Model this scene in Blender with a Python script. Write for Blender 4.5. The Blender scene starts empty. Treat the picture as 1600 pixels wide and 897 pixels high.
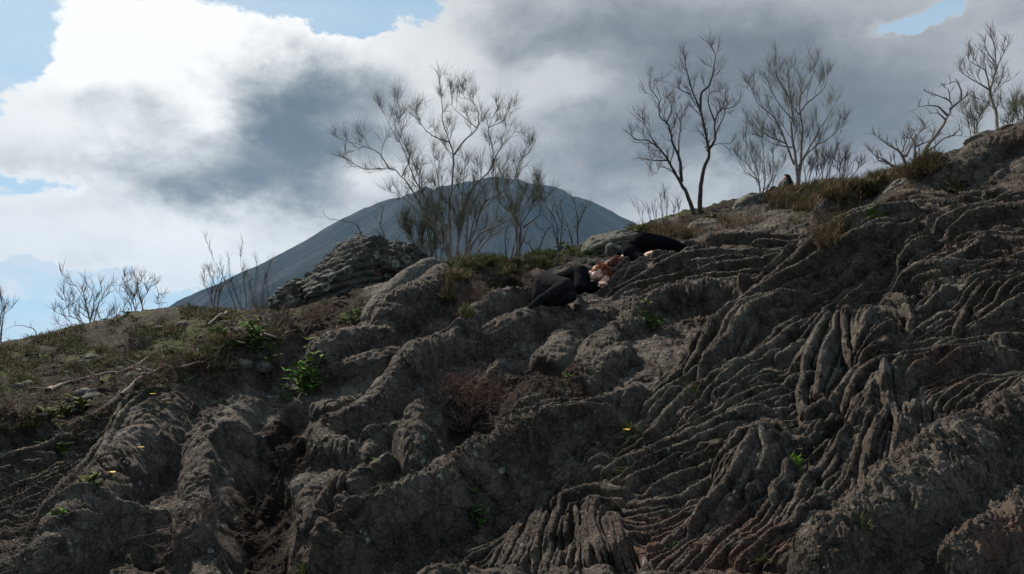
import bpy, math, random
import numpy as np
from mathutils import Vector, Matrix

S = bpy.context.scene
COL = S.collection
R = math.radians

# ---------------------------------------------------------------- camera
FPX, PITCH, CAMZ = 1209.0, R(7.1), 1.6
cam_d = bpy.data.cameras.new("camera")
cam_d.sensor_width = 36.0
cam_d.lens = 36.0 * FPX / 1600.0
cam_d.clip_start = 0.05
cam_d.clip_end = 40000.0
cam = bpy.data.objects.new("camera", cam_d)
COL.objects.link(cam)
cam.location = (0, 0, CAMZ)
cam.rotation_euler = (R(90) + PITCH, 0, 0)
S.camera = cam

# ---------------------------------------------------------------- exposure, light
S.view_settings.view_transform = 'Standard'
S.view_settings.look = 'None'
S.view_settings.gamma = 1.0
S.view_settings.exposure = 0.36
S.render.resolution_x, S.render.resolution_y = 1024, 574
S.cycles.max_bounces = 4
S.cycles.volume_bounces = 1
S.cycles.transparent_max_bounces = 4
SUN_EL, SUN_AZ = R(44), R(-38)          # azimuth from +Y, positive to +X
sun_d = bpy.data.lights.new("sun", 'SUN')
sun_d.energy = 5.0
sun_d.angle = R(0.8)
sun_d.color = (1.0, 0.90, 0.77)
sun = bpy.data.objects.new("sun", sun_d)
COL.objects.link(sun)
_sd = Vector((math.sin(SUN_AZ) * math.cos(SUN_EL), math.cos(SUN_AZ) * math.cos(SUN_EL), math.sin(SUN_EL)))
sun.rotation_euler = (-_sd).to_track_quat('-Z', 'Y').to_euler()
sun.location = (0, 0, 60)


def raydir(px, py):
    """world direction of a photo pixel (1600x897), scaled to y = 1"""
    cx, cy = (px - 800.0) / FPX, (448.5 - py) / FPX
    s, c = math.sin(PITCH), math.cos(PITCH)
    x, y, z = cx, c - cy * s, s + cy * c
    return x / y, 1.0, z / y


def pt(px, py, Y):
    x, y, z = raydir(px, py)
    return Vector((x * Y, Y, CAMZ + z * Y))


def project(P):
    """(...,3) world -> px, py, depth"""
    s, c = math.sin(PITCH), math.cos(PITCH)
    x = P[..., 0]; y = P[..., 1]; z = P[..., 2] - CAMZ
    f = y * c + z * s
    u = -y * s + z * c
    f2 = np.where(f < 0.05, 0.05, f)
    return 800 + FPX * x / f2, 448.5 - FPX * u / f2, f


# ---------------------------------------------------------------- node helpers
class NT:
    def __init__(self, tree):
        self.t = tree; self.n = tree.nodes; self.l = tree.links

    def new(self, typ, **kw):
        nd = self.n.new(typ)
        for k, v in kw.items():
            setattr(nd, k, v)
        return nd

    def put(self, sock, v):
        if hasattr(v, 'bl_idname') or isinstance(v, bpy.types.NodeSocket):
            self.l.new(v, sock)
        elif v is not None:
            if isinstance(v, (tuple, list)) and len(v) == 3 and sock.type == 'RGBA':
                v = (*v, 1.0)
            sock.default_value = v

    def m(self, op, a, b=None, c=None, clamp=False):
        nd = self.new('ShaderNodeMath', operation=op, use_clamp=clamp)
        for i, v in enumerate((a, b, c)):
            if v is not None:
                self.put(nd.inputs[i], v)
        return nd.outputs[0]

    def vm(self, op, a, b=None):
        nd = self.new('ShaderNodeVectorMath', operation=op)
        self.put(nd.inputs[0], a)
        if b is not None:
            self.put(nd.inputs[1], b)
        return nd.outputs[0] if op not in ('LENGTH', 'DOT_PRODUCT') else nd.outputs[1]

    def scale(self, v, sx, sy=None, sz=None):
        sy = sx if sy is None else sy
        sz = sx if sz is None else sz
        return self.vm('MULTIPLY', v, (sx, sy, sz))

    def mix(self, f, a, b, mode='MIX'):
        nd = self.new('ShaderNodeMix', data_type='RGBA', blend_type=mode)
        self.put(nd.inputs[0], f); self.put(nd.inputs[6], a); self.put(nd.inputs[7], b)
        return nd.outputs[2]

    def noise(self, vec, scale=5.0, detail=4.0, rough=0.55, dist=0.0, col=False):
        nd = self.new('ShaderNodeTexNoise')
        if vec is not None:
            self.l.new(vec, nd.inputs['Vector'])
        nd.inputs['Scale'].default_value = scale
        nd.inputs['Detail'].default_value = detail
        nd.inputs['Roughness'].default_value = rough
        nd.inputs['Distortion'].default_value = dist
        return nd.outputs['Color' if col else 'Fac']

    def voro(self, vec, scale, feature='F1', out='Distance', rnd=1.0):
        nd = self.new('ShaderNodeTexVoronoi', feature=feature)
        self.l.new(vec, nd.inputs['Vector'])
        nd.inputs['Scale'].default_value = scale
        nd.inputs['Randomness'].default_value = rnd
        return nd.outputs[out]

    def ss(self, v, a, b, lo=0.0, hi=1.0):
        nd = self.new('ShaderNodeMapRange', interpolation_type='SMOOTHSTEP')
        self.put(nd.inputs[0], v)
        nd.inputs[1].default_value = a; nd.inputs[2].default_value = b
        nd.inputs[3].default_value = lo; nd.inputs[4].default_value = hi
        return nd.outputs[0]

    def bump(self, h, strength=0.5, dist=0.01, nrm=None):
        nd = self.new('ShaderNodeBump')
        nd.inputs['Strength'].default_value = strength
        nd.inputs['Distance'].default_value = dist
        self.l.new(h, nd.inputs['Height'])
        if nrm is not None:
            self.l.new(nrm, nd.inputs['Normal'])
        return nd.outputs[0]


def new_mat(name):
    m = bpy.data.materials.new(name)
    m.use_nodes = True
    m.node_tree.nodes.clear()
    nt = NT(m.node_tree)
    out = nt.new('ShaderNodeOutputMaterial')
    bs = nt.new('ShaderNodeBsdfPrincipled')
    nt.l.new(bs.outputs[0], out.inputs[0])
    return m, nt, bs


def coord(nt):
    return nt.new('ShaderNodeTexCoord').outputs['Object']


# ---------------------------------------------------------------- world: sky and broken cloud
W = bpy.data.worlds.new("World")
S.world = W
W.use_nodes = True
W.node_tree.nodes.clear()
nt = NT(W.node_tree)
wout = nt.new('ShaderNodeOutputWorld')
bg = nt.new('ShaderNodeBackground')
bg.inputs[1].default_value = 0.076
nt.l.new(bg.outputs[0], wout.inputs[0])
sky = nt.new('ShaderNodeTexSky', sky_type='NISHITA')
sky.sun_disc = False
sky.sun_elevation = SUN_EL
sky.sun_rotation = SUN_AZ
sky.air_density = 1.0
sky.dust_density = 0.6
sky.ozone_density = 1.4
tc = nt.new('ShaderNodeTexCoord').outputs['Generated']
dirv = nt.vm('NORMALIZE', tc)
# wisps warp the direction a little so the cloud edges break up
wn = nt.vm('SUBTRACT', nt.noise(nt.scale(dirv, 1, 1, 1.3), 5.0, 7.0, 0.6, col=True), (0.5, 0.5, 0.5))
wdir = nt.vm('NORMALIZE', nt.vm('ADD', dirv, nt.scale(wn, 0.20)))
sxyz = nt.new('ShaderNodeSeparateXYZ'); nt.l.new(wdir, sxyz.inputs[0])
az = nt.m('ARCTAN2', sxyz.outputs[0], sxyz.outputs[1])
el = nt.m('ARCSINE', sxyz.outputs[2])


def azel(px, py):
    d = Vector(raydir(px, py)).normalized()
    return math.atan2(d.x, d.y), math.asin(d.z)


def blob(px, py, rx, ry, amp, sharp=1.0):
    a0, e0 = azel(px, py)
    da = nt.m('DIVIDE', nt.m('SUBTRACT', az, a0), rx / FPX)
    de = nt.m('DIVIDE', nt.m('SUBTRACT', el, e0), ry / FPX)
    r2 = nt.m('ADD', nt.m('MULTIPLY', da, da), nt.m('MULTIPLY', de, de))
    return nt.m('MULTIPLY', nt.m('EXPONENT', nt.m('MULTIPLY', r2, -1.0)), amp)


def total(lst, base):
    s = base
    for b in lst:
        s = nt.m('ADD', s, blob(*b))
    return s


sd3 = nt.scale(dirv, 1, 1, 1.6)
fb = nt.noise(sd3, 3.4, 12.0, 0.60, 0.25)
fb2 = nt.noise(sd3, 12.0, 10.0, 0.62, 0.35)
fb3 = nt.noise(nt.vm('ADD', sd3, (3.1, 1.7, .4)), 5.5, 12.0, 0.58, 0.4)
fbm = nt.m('ADD', nt.m('MULTIPLY', nt.m('SUBTRACT', fb, 0.5), 1.25), nt.m('MULTIPLY', nt.m('SUBTRACT', fb2, 0.5), 0.95))
cover = total([(250, 60, 150, 130, .50), (330, 170, 230, 130, .45), (180, 200, 150, 90, .30), (520, 130, 150, 90, .4), (430, 280, 240, 100, .45),
               (720, 110, 160, 100, .45), (850, 200, 160, 150, .4), (980, 60, 260, 130, .6), (1300, 150, 330, 200, .6), (1560, 60, 150, 90, .3), (1250, 330, 260, 80, .3),
               (450, 345, 260, 60, .50), (230, 325, 150, 30, .2), (750, 300, 160, 60, .3), (300, 370, 260, 30, .3), (900, 300, 200, 60, .3), (620, 260, 120, 60, .3), (30, 205, 90, 30, .20), (30, 245, 60, 22, .28), (130, 265, 80, 26, .2), (60, 385, 140, 16, .34), (330, 420, 230, 24, .36), (60, 445, 80, 20, .38), (100, 345, 120, 14, .2), (200, 350, 150, 24, .15),
               (30, 50, 95, 110, -.60), (70, 160, 60, 40, .15), (520, 8, 170, 42, -.75), (690, 30, 45, 30, -.5), (1462, 2, 44, 16, -1.1), (130, 60, 40, 60, .1),
               (1160, 300, 60, 30, -.35), (100, 300, 110, 20, -.20), (150, 500, 190, 34, -.55), (40, 520, 120, 40, -.4), (880, 15, 60, 20, -.1), (40, 410, 160, 14, -.25), (250, 440, 200, 20, -.25)], 0.26)
D = nt.m('ADD', cover, fbm)
alpha = nt.ss(D, 0.33, 0.50)
greyb = total([(400, 130, 110, 50, .65), (560, 160, 120, 60, .9), (420, 200, 120, 60, .6), (300, 310, 170, 40, .9), (400, 240, 150, 60, .7), (480, 290, 130, 50, .4), (170, 190, 40, 25, .5),
               (800, 95, 60, 50, .6), (960, 30, 180, 60, .55), (1050, 130, 200, 120, .7), (1250, 120, 200, 150, .6), (1400, 230, 160, 110, .5), (950, 260, 200, 70, .5), (1200, 220, 250, 90, .4), (1500, 60, 180, 120, .2),
               (900, 150, 80, 40, -.55), (860, 130, 50, 30, -.3), (1430, 110, 80, 70, -.3), (230, 60, 170, 90, -.7), (290, 150, 80, 50, -.5), (560, 260, 90, 30, -.55), (700, 80, 90, 60, -.45), (1100, 290, 60, 40, -.2), (1580, 30, 60, 40, -.2)], 0.02)
gn = nt.m('ADD', nt.m('MULTIPLY', nt.m('SUBTRACT', fb3, 0.5), 2.0), nt.m('MULTIPLY', nt.m('SUBTRACT', fb2, 0.5), 0.9))
edge = nt.ss(D, 0.35, 0.75, -.35, 0.0)
grey = nt.ss(nt.m('ADD', nt.m('ADD', greyb, edge), gn), -0.30, 1.45)
# silver lining: thin cloud near the sun is brightest
glow = total([(280, 40, 330, 230, 1.0), (330, 60, 900, 500, .30), (250, 380, 450, 110, .40)], 0.0)
g1 = nt.m('MINIMUM', glow, 1.0)
lit = nt.mix(g1, (4.9, 5.1, 5.3, 1), (10.6, 10.6, 10.4, 1))
gcol = nt.mix(g1, (1.75, 1.95, 2.15, 1), (1.35, 1.75, 2.15, 1))
ccol = nt.mix(grey, lit, gcol)
skyc = nt.mix(nt.ss(el, 0.02, 0.55, .85, .6), nt.mix(1.0, sky.outputs[0], (1.1, 1.15, 1.1, 1), 'MULTIPLY'), (4.1, 6.2, 7.9, 1))
veil = nt.m('MULTIPLY', nt.ss(nt.noise(nt.scale(dirv, 1, 1, 7.0), 2.4, 8.0, 0.62, .3), 0.35, 0.62), nt.ss(el, 0.05, 0.4, 0.9, 0.25))
skyc = nt.mix(veil, skyc, (7.0, 7.6, 8.0, 1))
final = nt.mix(alpha, skyc, ccol)
nt.l.new(final, bg.inputs[0])
W.cycles.sampling_method = 'MANUAL'
W.cycles.sample_map_resolution = 512


# ---------------------------------------------------------------- object helpers
def tag(o, label=None, cat=None, group=None, kind=None):
    if label: o['label'] = label
    if cat: o['category'] = cat
    if group: o['group'] = group
    if kind: o['kind'] = kind
    return o


def empty(name, loc, label, cat, group=None):
    o = bpy.data.objects.new(name, None)
    o.empty_display_size = 0.2
    o.location = loc
    COL.objects.link(o)
    return tag(o, label, cat, group)


def mesh_obj(name, verts, faces, mat, parent=None, smooth=True, loc=None):
    """verts Nx3 in world (or in the parent's frame when local); faces an (M,k) array or a list"""
    me = bpy.data.meshes.new(name)
    verts = np.asarray(verts, dtype=np.float32)
    org = np.zeros(3) if loc is None else np.array(loc)
    v = verts - org.astype(np.float32)
    if isinstance(faces, np.ndarray):
        me.vertices.add(len(v)); me.vertices.foreach_set('co', v.ravel())
        k = faces.shape[1]
        me.loops.add(faces.size); me.loops.foreach_set('vertex_index', faces.astype(np.int32).ravel())
        me.polygons.add(len(faces))
        me.polygons.foreach_set('loop_start', np.arange(0, faces.size, k, dtype=np.int32))
        me.update(calc_edges=True)
    else:
        me.from_pydata(v.tolist(), [], faces)
    me.polygons.foreach_set('use_smooth', np.full(len(me.polygons), smooth))
    if mat is not None:
        me.materials.append(mat)
    o = bpy.data.objects.new(name, me)
    COL.objects.link(o)
    o.location = org
    if parent is not None:
        o.parent = parent
        o.location = org - np.array(parent.location)
    return o
# ---------------------------------------------------------------- numpy noise
_rs = np.random.RandomState(11)
_PERM = np.concatenate([_rs.permutation(512), ] * 2).astype(np.int32)
_VAL = _rs.rand(512).astype(np.float32) * 2 - 1


def vnoise(x, y, z=None, seed=0):
    x = np.asarray(x, np.float32); y = np.asarray(y, np.float32)
    xi = np.floor(x).astype(np.int32); yi = np.floor(y).astype(np.int32)
    fx = x - xi; fy = y - yi
    fx = fx * fx * fx * (fx * (fx * 6 - 15) + 10); fy = fy * fy * fy * (fy * (fy * 6 - 15) + 10)
    x0 = xi & 511; x1 = (xi + 1) & 511
    if z is None:
        def g(a, b):
            return _VAL[_PERM[(_PERM[(a + seed) & 511] + b) & 511]]
        y0 = yi & 511; y1 = (yi + 1) & 511
        a = g(x0, y0); b = g(x1, y0); c = g(x0, y1); d = g(x1, y1)
        return (a + (b - a) * fx) * (1 - fy) + (c + (d - c) * fx) * fy
    z = np.asarray(z, np.float32)
    zi = np.floor(z).astype(np.int32); fz = z - zi
    fz = fz * fz * fz * (fz * (fz * 6 - 15) + 10)
    px0 = _PERM[(x0 + seed) & 511]; px1 = _PERM[(x1 + seed) & 511]
    p00 = _PERM[(px0 + yi) & 511]; p10 = _PERM[(px1 + yi) & 511]
    p01 = _PERM[(px0 + yi + 1) & 511]; p11 = _PERM[(px1 + yi + 1) & 511]
    res = None
    lay = []
    for dz in (0, 1):
        a = _VAL[_PERM[(p00 + zi + dz) & 511]]; b = _VAL[_PERM[(p10 + zi + dz) & 511]]
        c = _VAL[_PERM[(p01 + zi + dz) & 511]]; d = _VAL[_PERM[(p11 + zi + dz) & 511]]
        lay.append((a + (b - a) * fx) * (1 - fy) + (c + (d - c) * fx) * fy)
    return lay[0] * (1 - fz) + lay[1] * fz


def fbm3(P, f, octv=4, gain=0.5, seed=0, billow=False):
    s = 0; a = 1.0; tot = 0
    for i in range(octv):
        n = vnoise(P[..., 0] * f + 13.7 * i, P[..., 1] * f + 7.1 * i, P[..., 2] * f - 3.3 * i, seed + i * 17)
        s = s + a * (np.abs(n) * 2 - 0.7 if billow else n)
        tot += a; a *= gain; f *= 2.03
    return s / tot


def sstep(a, b, x):
    t = np.clip((x - a) / (b - a), 0, 1)
    return t * t * (3 - 2 * t)
# ---------------------------------------------------------------- the lava slope: base surface
# photo pixel + distance -> a point on the ground; between them a thin-plate surface
ANCH = [
 (0,897,4.6),(200,897,4.5),(400,897,4.4),(600,897,4.1),(800,897,3.75),(1000,897,3.5),(1200,897,3.25),(1400,897,3.0),(1600,897,2.85),
 (0,760,6.2),(200,760,5.8),(400,760,5.6),(600,760,5.3),(800,760,5.0),(1000,760,4.5),(1200,760,4.1),(1400,760,3.8),(1600,760,3.5),
 (0,640,8.6),(200,640,7.8),(400,640,7.0),(600,640,6.5),(800,640,6.5),(1000,640,5.8),(1200,640,5.1),(1400,640,4.7),(1600,640,4.3),
 (0,590,12),(160,590,10.5),(300,560,9.6),(430,540,8.7),(560,560,7.6),(700,560,7.5),(860,540,7.6),(1000,550,7.2),(1200,540,6.3),(1400,540,5.6),(1600,540,5.1),
 (560,480,9.0),(680,470,8.9),(780,480,8.9),(870,478,9.0),(960,470,8.7),(1080,470,8.2),(1250,450,7.4),(1400,440,6.7),(1600,430,6.0),
 (780,432,10.2),(920,440,9.5),(1030,392,9.35),(1010,404,10.0),(1050,398,10.0),(975,408,9.9),(1140,378,9.3),(1270,375,8.9),(1400,330,8.1),(1500,310,7.6),(1600,300,7.2),
 (0,566,21),(75,552,21),(160,528,20.5),(240,499,20),(320,486,18),(430,480,13.2),(530,462,11.9),(620,438,11.6),(720,408,12.0),(820,406,12.2),(900,388,12.4),(960,372,12.4),(1050,352,12.2),(1100,333,13),
 (1200,312,13.2),(1260,296,13.2),(1360,280,12.2),(1440,262,10.9),(1500,235,9.9),(1560,206,9.3),(1600,197,9.0),(1700,150,8.8),
]
A = [tuple(pt(*a)) for a in ANCH]
# ground out of the picture: the path by the camera, the hill beyond the frame and behind the crest
A += [(0,0,0.0),(-3,1.5,-.1),(3,1.2,.25),(0,-5,-.9),(-7,-3,-1.3),(7,-3,.9),(-12,4,-1.1),(10,3,2.9),(15,9,4.6),(-22,10,-1.5),(-30,24,-1.0),(-14,34,.2),(0,30,-.2),(12,32,4.0),(20,22,4.6),(26,12,4.5),
      (0,19,2.9),(4.5,24,5.0),(-5,19,2.4),(11,15,5.3),(2,-20,-4),(-20,-12,-4),(20,-12,-1),(-36,6,-5),(36,6,1),(0,42,-6),(-30,38,-5),(30,34,-2)]
A = np.array(A)


def _U(r):
    return np.where(r > 1e-6, r * r * np.log(np.maximum(r, 1e-6)), 0)


def warpxy(x, y):
    # sample the plate in log-distance so near and far anchors carry similar weight
    r = np.sqrt(x * x + y * y) + 2.0
    k = np.log(r / 2.0 + 0.5) / r * 6
    return x * k, y * k


ax, ay = warpxy(A[:, 0], A[:, 1])
K = _U(np.hypot(ax[:, None] - ax[None], ay[:, None] - ay[None])) + np.eye(len(A)) * 0.03
Pm = np.c_[np.ones(len(A)), ax, ay]
M_ = np.block([[K, Pm], [Pm.T, np.zeros((3, 3))]])
sol = np.linalg.solve(M_, np.r_[A[:, 2], 0, 0, 0])
_w, _a = sol[:len(A)], sol[len(A):]


def base_z(x, y):
    x = np.asarray(x, float); y = np.asarray(y, float)
    u, v = warpxy(x, y)
    z = _a[0] + _a[1] * u + _a[2] * v
    for i in range(len(A)):
        z = z + _w[i] * _U(np.hypot(u - ax[i], v - ay[i]))
    r = np.hypot(x, y)
    return z - 12.0 * sstep(34, 60, r)


# polar grid, finest where the slope is closest to the path
th_f = np.arange(-40.0, 42.0001, 0.05)
th = np.r_[th_f, np.arange(42.4, 62, 0.4), np.arange(64, 296, 2.5), np.arange(297, 319.8, 0.4)] * math.pi / 180
r_in = np.array([0.05, 0.4, 0.8, 1.2, 1.6, 2.0, 2.3, 2.5])
r_a = np.exp(np.arange(math.log(2.6), math.log(14.0), 0.0021))
r_b = np.exp(np.arange(math.log(14.03), math.log(60), 0.0065))
rr = np.r_[r_in, r_a, r_b]
NR, NC = len(rr), len(th)
TH, RR = np.meshgrid(th, rr)
X = (RR * np.sin(TH)); Y = (RR * np.cos(TH))
# base on a thinner grid, then interpolated along each axis
ci = np.unique(np.r_[np.arange(0, len(th_f), 6), np.arange(len(th_f) - 1, NC)])
ri = np.unique(np.r_[np.arange(0, NR, 6), NR - 1])
Zc = base_z(X[np.ix_(ri, ci)], Y[np.ix_(ri, ci)])
Zt = np.empty((len(ri), NC))
for k in range(len(ri)):
    Zt[k] = np.interp(np.arange(NC), ci, Zc[k])
from_r = np.interp(np.arange(NR), ri, np.arange(len(ri)))
k0 = np.minimum(from_r.astype(int), len(ri) - 2); fr = (from_r - k0)[:, None]
Z = Zt[k0] * (1 - fr) + Zt[k0 + 1] * fr
B = np.stack([X, Y, Z], -1).astype(np.float32)


def grid_normals(P):
    du = np.empty_like(P); dv = np.empty_like(P)
    du[1:-1] = P[2:] - P[:-2]; du[0] = P[1] - P[0]; du[-1] = P[-1] - P[-2]
    dv = np.roll(P, -1, 1) - np.roll(P, 1, 1)
    n = np.cross(dv, du)
    n /= np.maximum(np.linalg.norm(n, axis=-1, keepdims=True), 1e-9)
    n *= np.sign(n[..., 2:3] + 1e-9)
    return n


Nb = grid_normals(B)
# tip the push direction towards the path a little so lumps overhang slightly
Nb = Nb + np.array([-0.05, -0.12, 0.0], np.float32)
Nb /= np.linalg.norm(Nb, axis=-1, keepdims=True)
PX, PY, DEP = project(B)
PX = PX.astype(np.float32); PY = PY.astype(np.float32)
front = (DEP > 1.5)
w1 = vnoise(B[..., 0] * 2.3, B[..., 1] * 2.3, B[..., 2] * 2.3, 5)
w2 = vnoise(B[..., 0] * 2.3, B[..., 1] * 2.3, B[..., 2] * 2.3, 91)
w3 = vnoise(B[..., 0] * 9, B[..., 1] * 9, B[..., 2] * 9, 33)


def lift_px(pts):
    """photo pixels -> points on the base surface"""
    out = []
    for px, py in pts:
        dx, dy, dz = raydir(px, py)
        Ys = np.exp(np.linspace(math.log(2.2), math.log(26), 260))
        zz = base_z(dx * Ys, Ys)
        diff = CAMZ + dz * Ys - zz
        k = np.argmax(diff < 0) if (diff < 0).any() else int(np.argmin(diff))
        if k > 0 and diff[k] < 0:
            t = diff[k - 1] / (diff[k - 1] - diff[k]); Yh = Ys[k - 1] + t * (Ys[k] - Ys[k - 1])
        else:
            Yh = Ys[k]
        out.append((dx * Yh, Yh, CAMZ + dz * Yh if diff[k] < 0 else float(zz[k])))
    return np.array(out)


# fast lifting through a lookup of first-visible base points on a coarse pixel lattice
_gx = np.arange(-80, 1700, 12.0); _gy = np.arange(120, 1000, 10.0)
GX, GY = np.meshgrid(_gx, _gy)
_s, _c = math.sin(PITCH), math.cos(PITCH)
_cx, _cy = (GX - 800) / FPX, (448.5 - GY) / FPX
_yy = _c - _cy * _s
DXg, DZg = _cx / _yy, (_s + _cy * _c) / _yy
DEPG = np.full(GX.shape, 26.0); done = np.zeros(GX.shape, bool); prev = None
for Yk in np.exp(np.linspace(math.log(2.2), math.log(26), 110)):
    dd = CAMZ + DZg * Yk - base_z(DXg * Yk, np.full(GX.shape, Yk))
    if prev is not None:
        hit_ = (~done) & (dd < 0)
        t = prev[0] / np.maximum(prev[0] - dd, 1e-9)
        DEPG = np.where(hit_, prev[1] + t * (Yk - prev[1]), DEPG); done |= hit_
    prev = (dd, Yk)


def lift_fast(p):
    p = np.asarray(p, float)
    fx = np.clip((p[:, 0] + 80) / 12.0, 0, len(_gx) - 1.001); fy = np.clip((p[:, 1] - 120) / 10.0, 0, len(_gy) - 1.001)
    i = fx.astype(int); j = fy.astype(int); u = fx - i; v = fy - j
    Yv = (DEPG[j, i] * (1 - u) + DEPG[j, i + 1] * u) * (1 - v) + (DEPG[j + 1, i] * (1 - u) + DEPG[j + 1, i + 1] * u) * v
    cx, cy = (p[:, 0] - 800) / FPX, (448.5 - p[:, 1]) / FPX
    yy = _c - cy * _s
    q = np.stack([cx / yy * Yv, Yv, CAMZ + (_s + cy * _c) / yy * Yv], -1)
    return q


def resample(pts, step):
    pts = np.asarray(pts, float)
    # Catmull-Rom through the traced points
    P = np.vstack([2 * pts[0] - pts[1], pts, 2 * pts[-1] - pts[-2]])
    out = []
    for i in range(1, len(P) - 2):
        n = max(2, int(np.linalg.norm(P[i + 1] - P[i]) / step))
        for t in np.arange(n) / n:
            out.append(0.5 * ((2 * P[i]) + (-P[i - 1] + P[i + 1]) * t + (2 * P[i - 1] - 5 * P[i] + 4 * P[i + 1] - P[i + 2]) * t * t + (-P[i - 1] + 3 * P[i] - 3 * P[i + 1] + P[i + 2]) * t ** 3))
    out.append(pts[-1])
    return np.array(out)


def window(p0, p1, rad):
    a0, a1 = math.atan2(p0[0], p0[1]), math.atan2(p1[0], p1[1])
    r0, r1 = math.hypot(p0[0], p0[1]), math.hypot(p1[0], p1[1])
    m = rad / min(r0, r1)
    i0 = np.searchsorted(rr, min(r0, r1) - rad * 1.3); i1 = np.searchsorted(rr, max(r0, r1) + rad * 1.3)
    nf = len(th_f)
    j0 = np.searchsorted(th[:nf], min(a0, a1) - m * 1.2); j1 = np.searchsorted(th[:nf], max(a0, a1) + m * 1.2)
    return slice(i0, max(i1, i0 + 1)), slice(j0, max(j1, j0 + 1))


# ---------------------------------------------------------------- masses: whalebacks, tubes, knobs, hollows
# (pixels traced from the photo, radius in px, height factor, roughness)
MASS = [
 # left whaleback and its neighbours
 ([(440,545),(390,585),(320,640),(250,710),(180,790),(90,897)],[42,60,66,66,62,60],.65),
 ([(380,600),(350,680),(330,760),(320,850)],[40,52,50,46],.45),
 ([(60,690),(10,700),(-60,730)],[34,52,60],.7),
 ([(240,605),(170,650),(110,690),(30,735),(-40,760)],[18,26,28,30,30],.6),
 ([(250,820),(180,840),(110,865),(40,900)],[22,34,38,40],.6),
 # central bulges
 ([(700,440),(690,470),(640,500),(610,520)],[28,42,44,30],.6),
 ([(600,540),(560,555),(520,575),(500,600)],[24,36,40,26],.75),
 ([(650,565),(600,580),(540,590)],[26,34,28],.5),
 ([(690,550),(650,590),(610,640),(570,675),(520,690)],[22,30,30,28,24],.95),
 ([(505,690),(520,720),(560,735)],[26,32,28],.7),
 ([(830,470),(785,490),(745,515),(720,545),(690,560)],[16,24,24,26,22],.9),
 ([(880,510),(800,530),(740,550)],[26,34,26],.7),
 ([(940,490),(900,525),(860,560)],[26,36,30],.3),
 ([(1000,520),(950,540),(930,590)],[24,30,36],.5),
 ([(620,680),(590,700),(575,740),(560,770)],[14,18,18,14],.9),
 ([(650,690),(650,710),(655,740)],[26,34,26],.85),
 ([(610,740),(570,765),(545,790),(540,820)],[18,20,18,12],.9),
 ([(610,810),(560,840),(520,880)],[34,48,44],.7),
 ([(520,760),(500,790),(490,830)],[22,32,24],.6),
 ([(690,740),(690,790),(680,840)],[26,34,30],.45),
 ([(850,640),(830,690),(790,730)],[50,56,44],.55),
 ([(960,570),(920,600),(890,640)],[34,36,26],.5),
 ([(480,695),(440,730),(410,760)],[12,18,14],.8),
 # the long trunk running down from the middle
 ([(1010,640),(950,672),(890,705),(830,738),(760,785),(690,830),(620,865),(540,897)],[20,28,38,46,52,56,56,52],.95),
 ([(900,690),(930,710),(940,735)],[24,28,22],.7),
 ([(880,790),(870,830),(850,880)],[28,34,36],.2),
 ([(930,800),(940,840),(950,880)],[36,42,38],.35),
 # sheet of ropes below the upper sleeper
 ([(930,440),(1010,418),(1100,412),(1190,412),(1270,402)],[14,28,36,36,30],.35),
 ([(1000,500),(1045,478),(1110,478),(1180,480)],[16,22,25,22],.95),
 # main diagonal cable
 ([(1500,325),(1400,350),(1320,400),(1240,460),(1160,530),(1090,595),(1020,650)],[30,44,58,62,52,44,34],.55),
 ([(1300,500),(1230,545),(1160,610),(1090,660)],[24,40,46,36],.45),
 ([(1280,610),(1200,640),(1110,690),(1010,725),(940,752)],[20,34,36,26,10],.55),
 ([(1200,690),(1110,715),(1020,745),(960,765)],[22,32,28,16],.55),
 ([(1215,690),(1180,720),(1160,770),(1120,815),(1080,845)],[30,46,44,30,16],.85),
 ([(1290,520),(1270,580),(1270,640),(1290,680)],[24,34,38,30],.5),
 ([(1330,520),(1370,530),(1360,570)],[34,40,30],.8),
 ([(1620,545),(1530,565),(1460,585),(1400,600),(1370,625)],[36,36,32,28,22],1.0),
 ([(1620,600),(1570,605),(1500,615)],[20,18,14],.4),
 ([(1600,460),(1530,455),(1460,440),(1400,445)],[44,46,40,24],.6),
 ([(1600,340),(1500,350),(1420,370)],[40,44,34],.5),
 ([(1420,650),(1390,700),(1380,760)],[34,40,30],.5),
 ([(1350,640),(1340,680)],[24,22],.8),
 ([(1365,755),(1370,790)],[22,22],.8),
 ([(1340,690),(1300,750),(1260,820)],[26,34,30],.5),
 ([(1840,500),(1740,570),(1640,640),(1560,700),(1480,760),(1400,830),(1310,910)],[44,48,50,66,72,74,70],.6),
 ([(1610,800),(1560,850),(1500,897)],[26,34,34],.5),
 # upper right rocks
 ([(1500,265),(1470,285),(1440,300)],[24,28,22],.8),
 ([(1600,230),(1540,250),(1500,285),(1430,300)],[34,40,34,20],.5),
 ([(1500,320),(1440,322),(1390,335)],[12,13,10],.9),
 ([(1370,300),(1320,325),(1290,345)],[18,26,20],.7),
 # ledge under the dark bush
 ([(760,415),(810,416),(850,418)],[7,8,7],.8),
 ([(560,640),(520,650),(490,640)],[22,26,20],.5),
]
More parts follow.
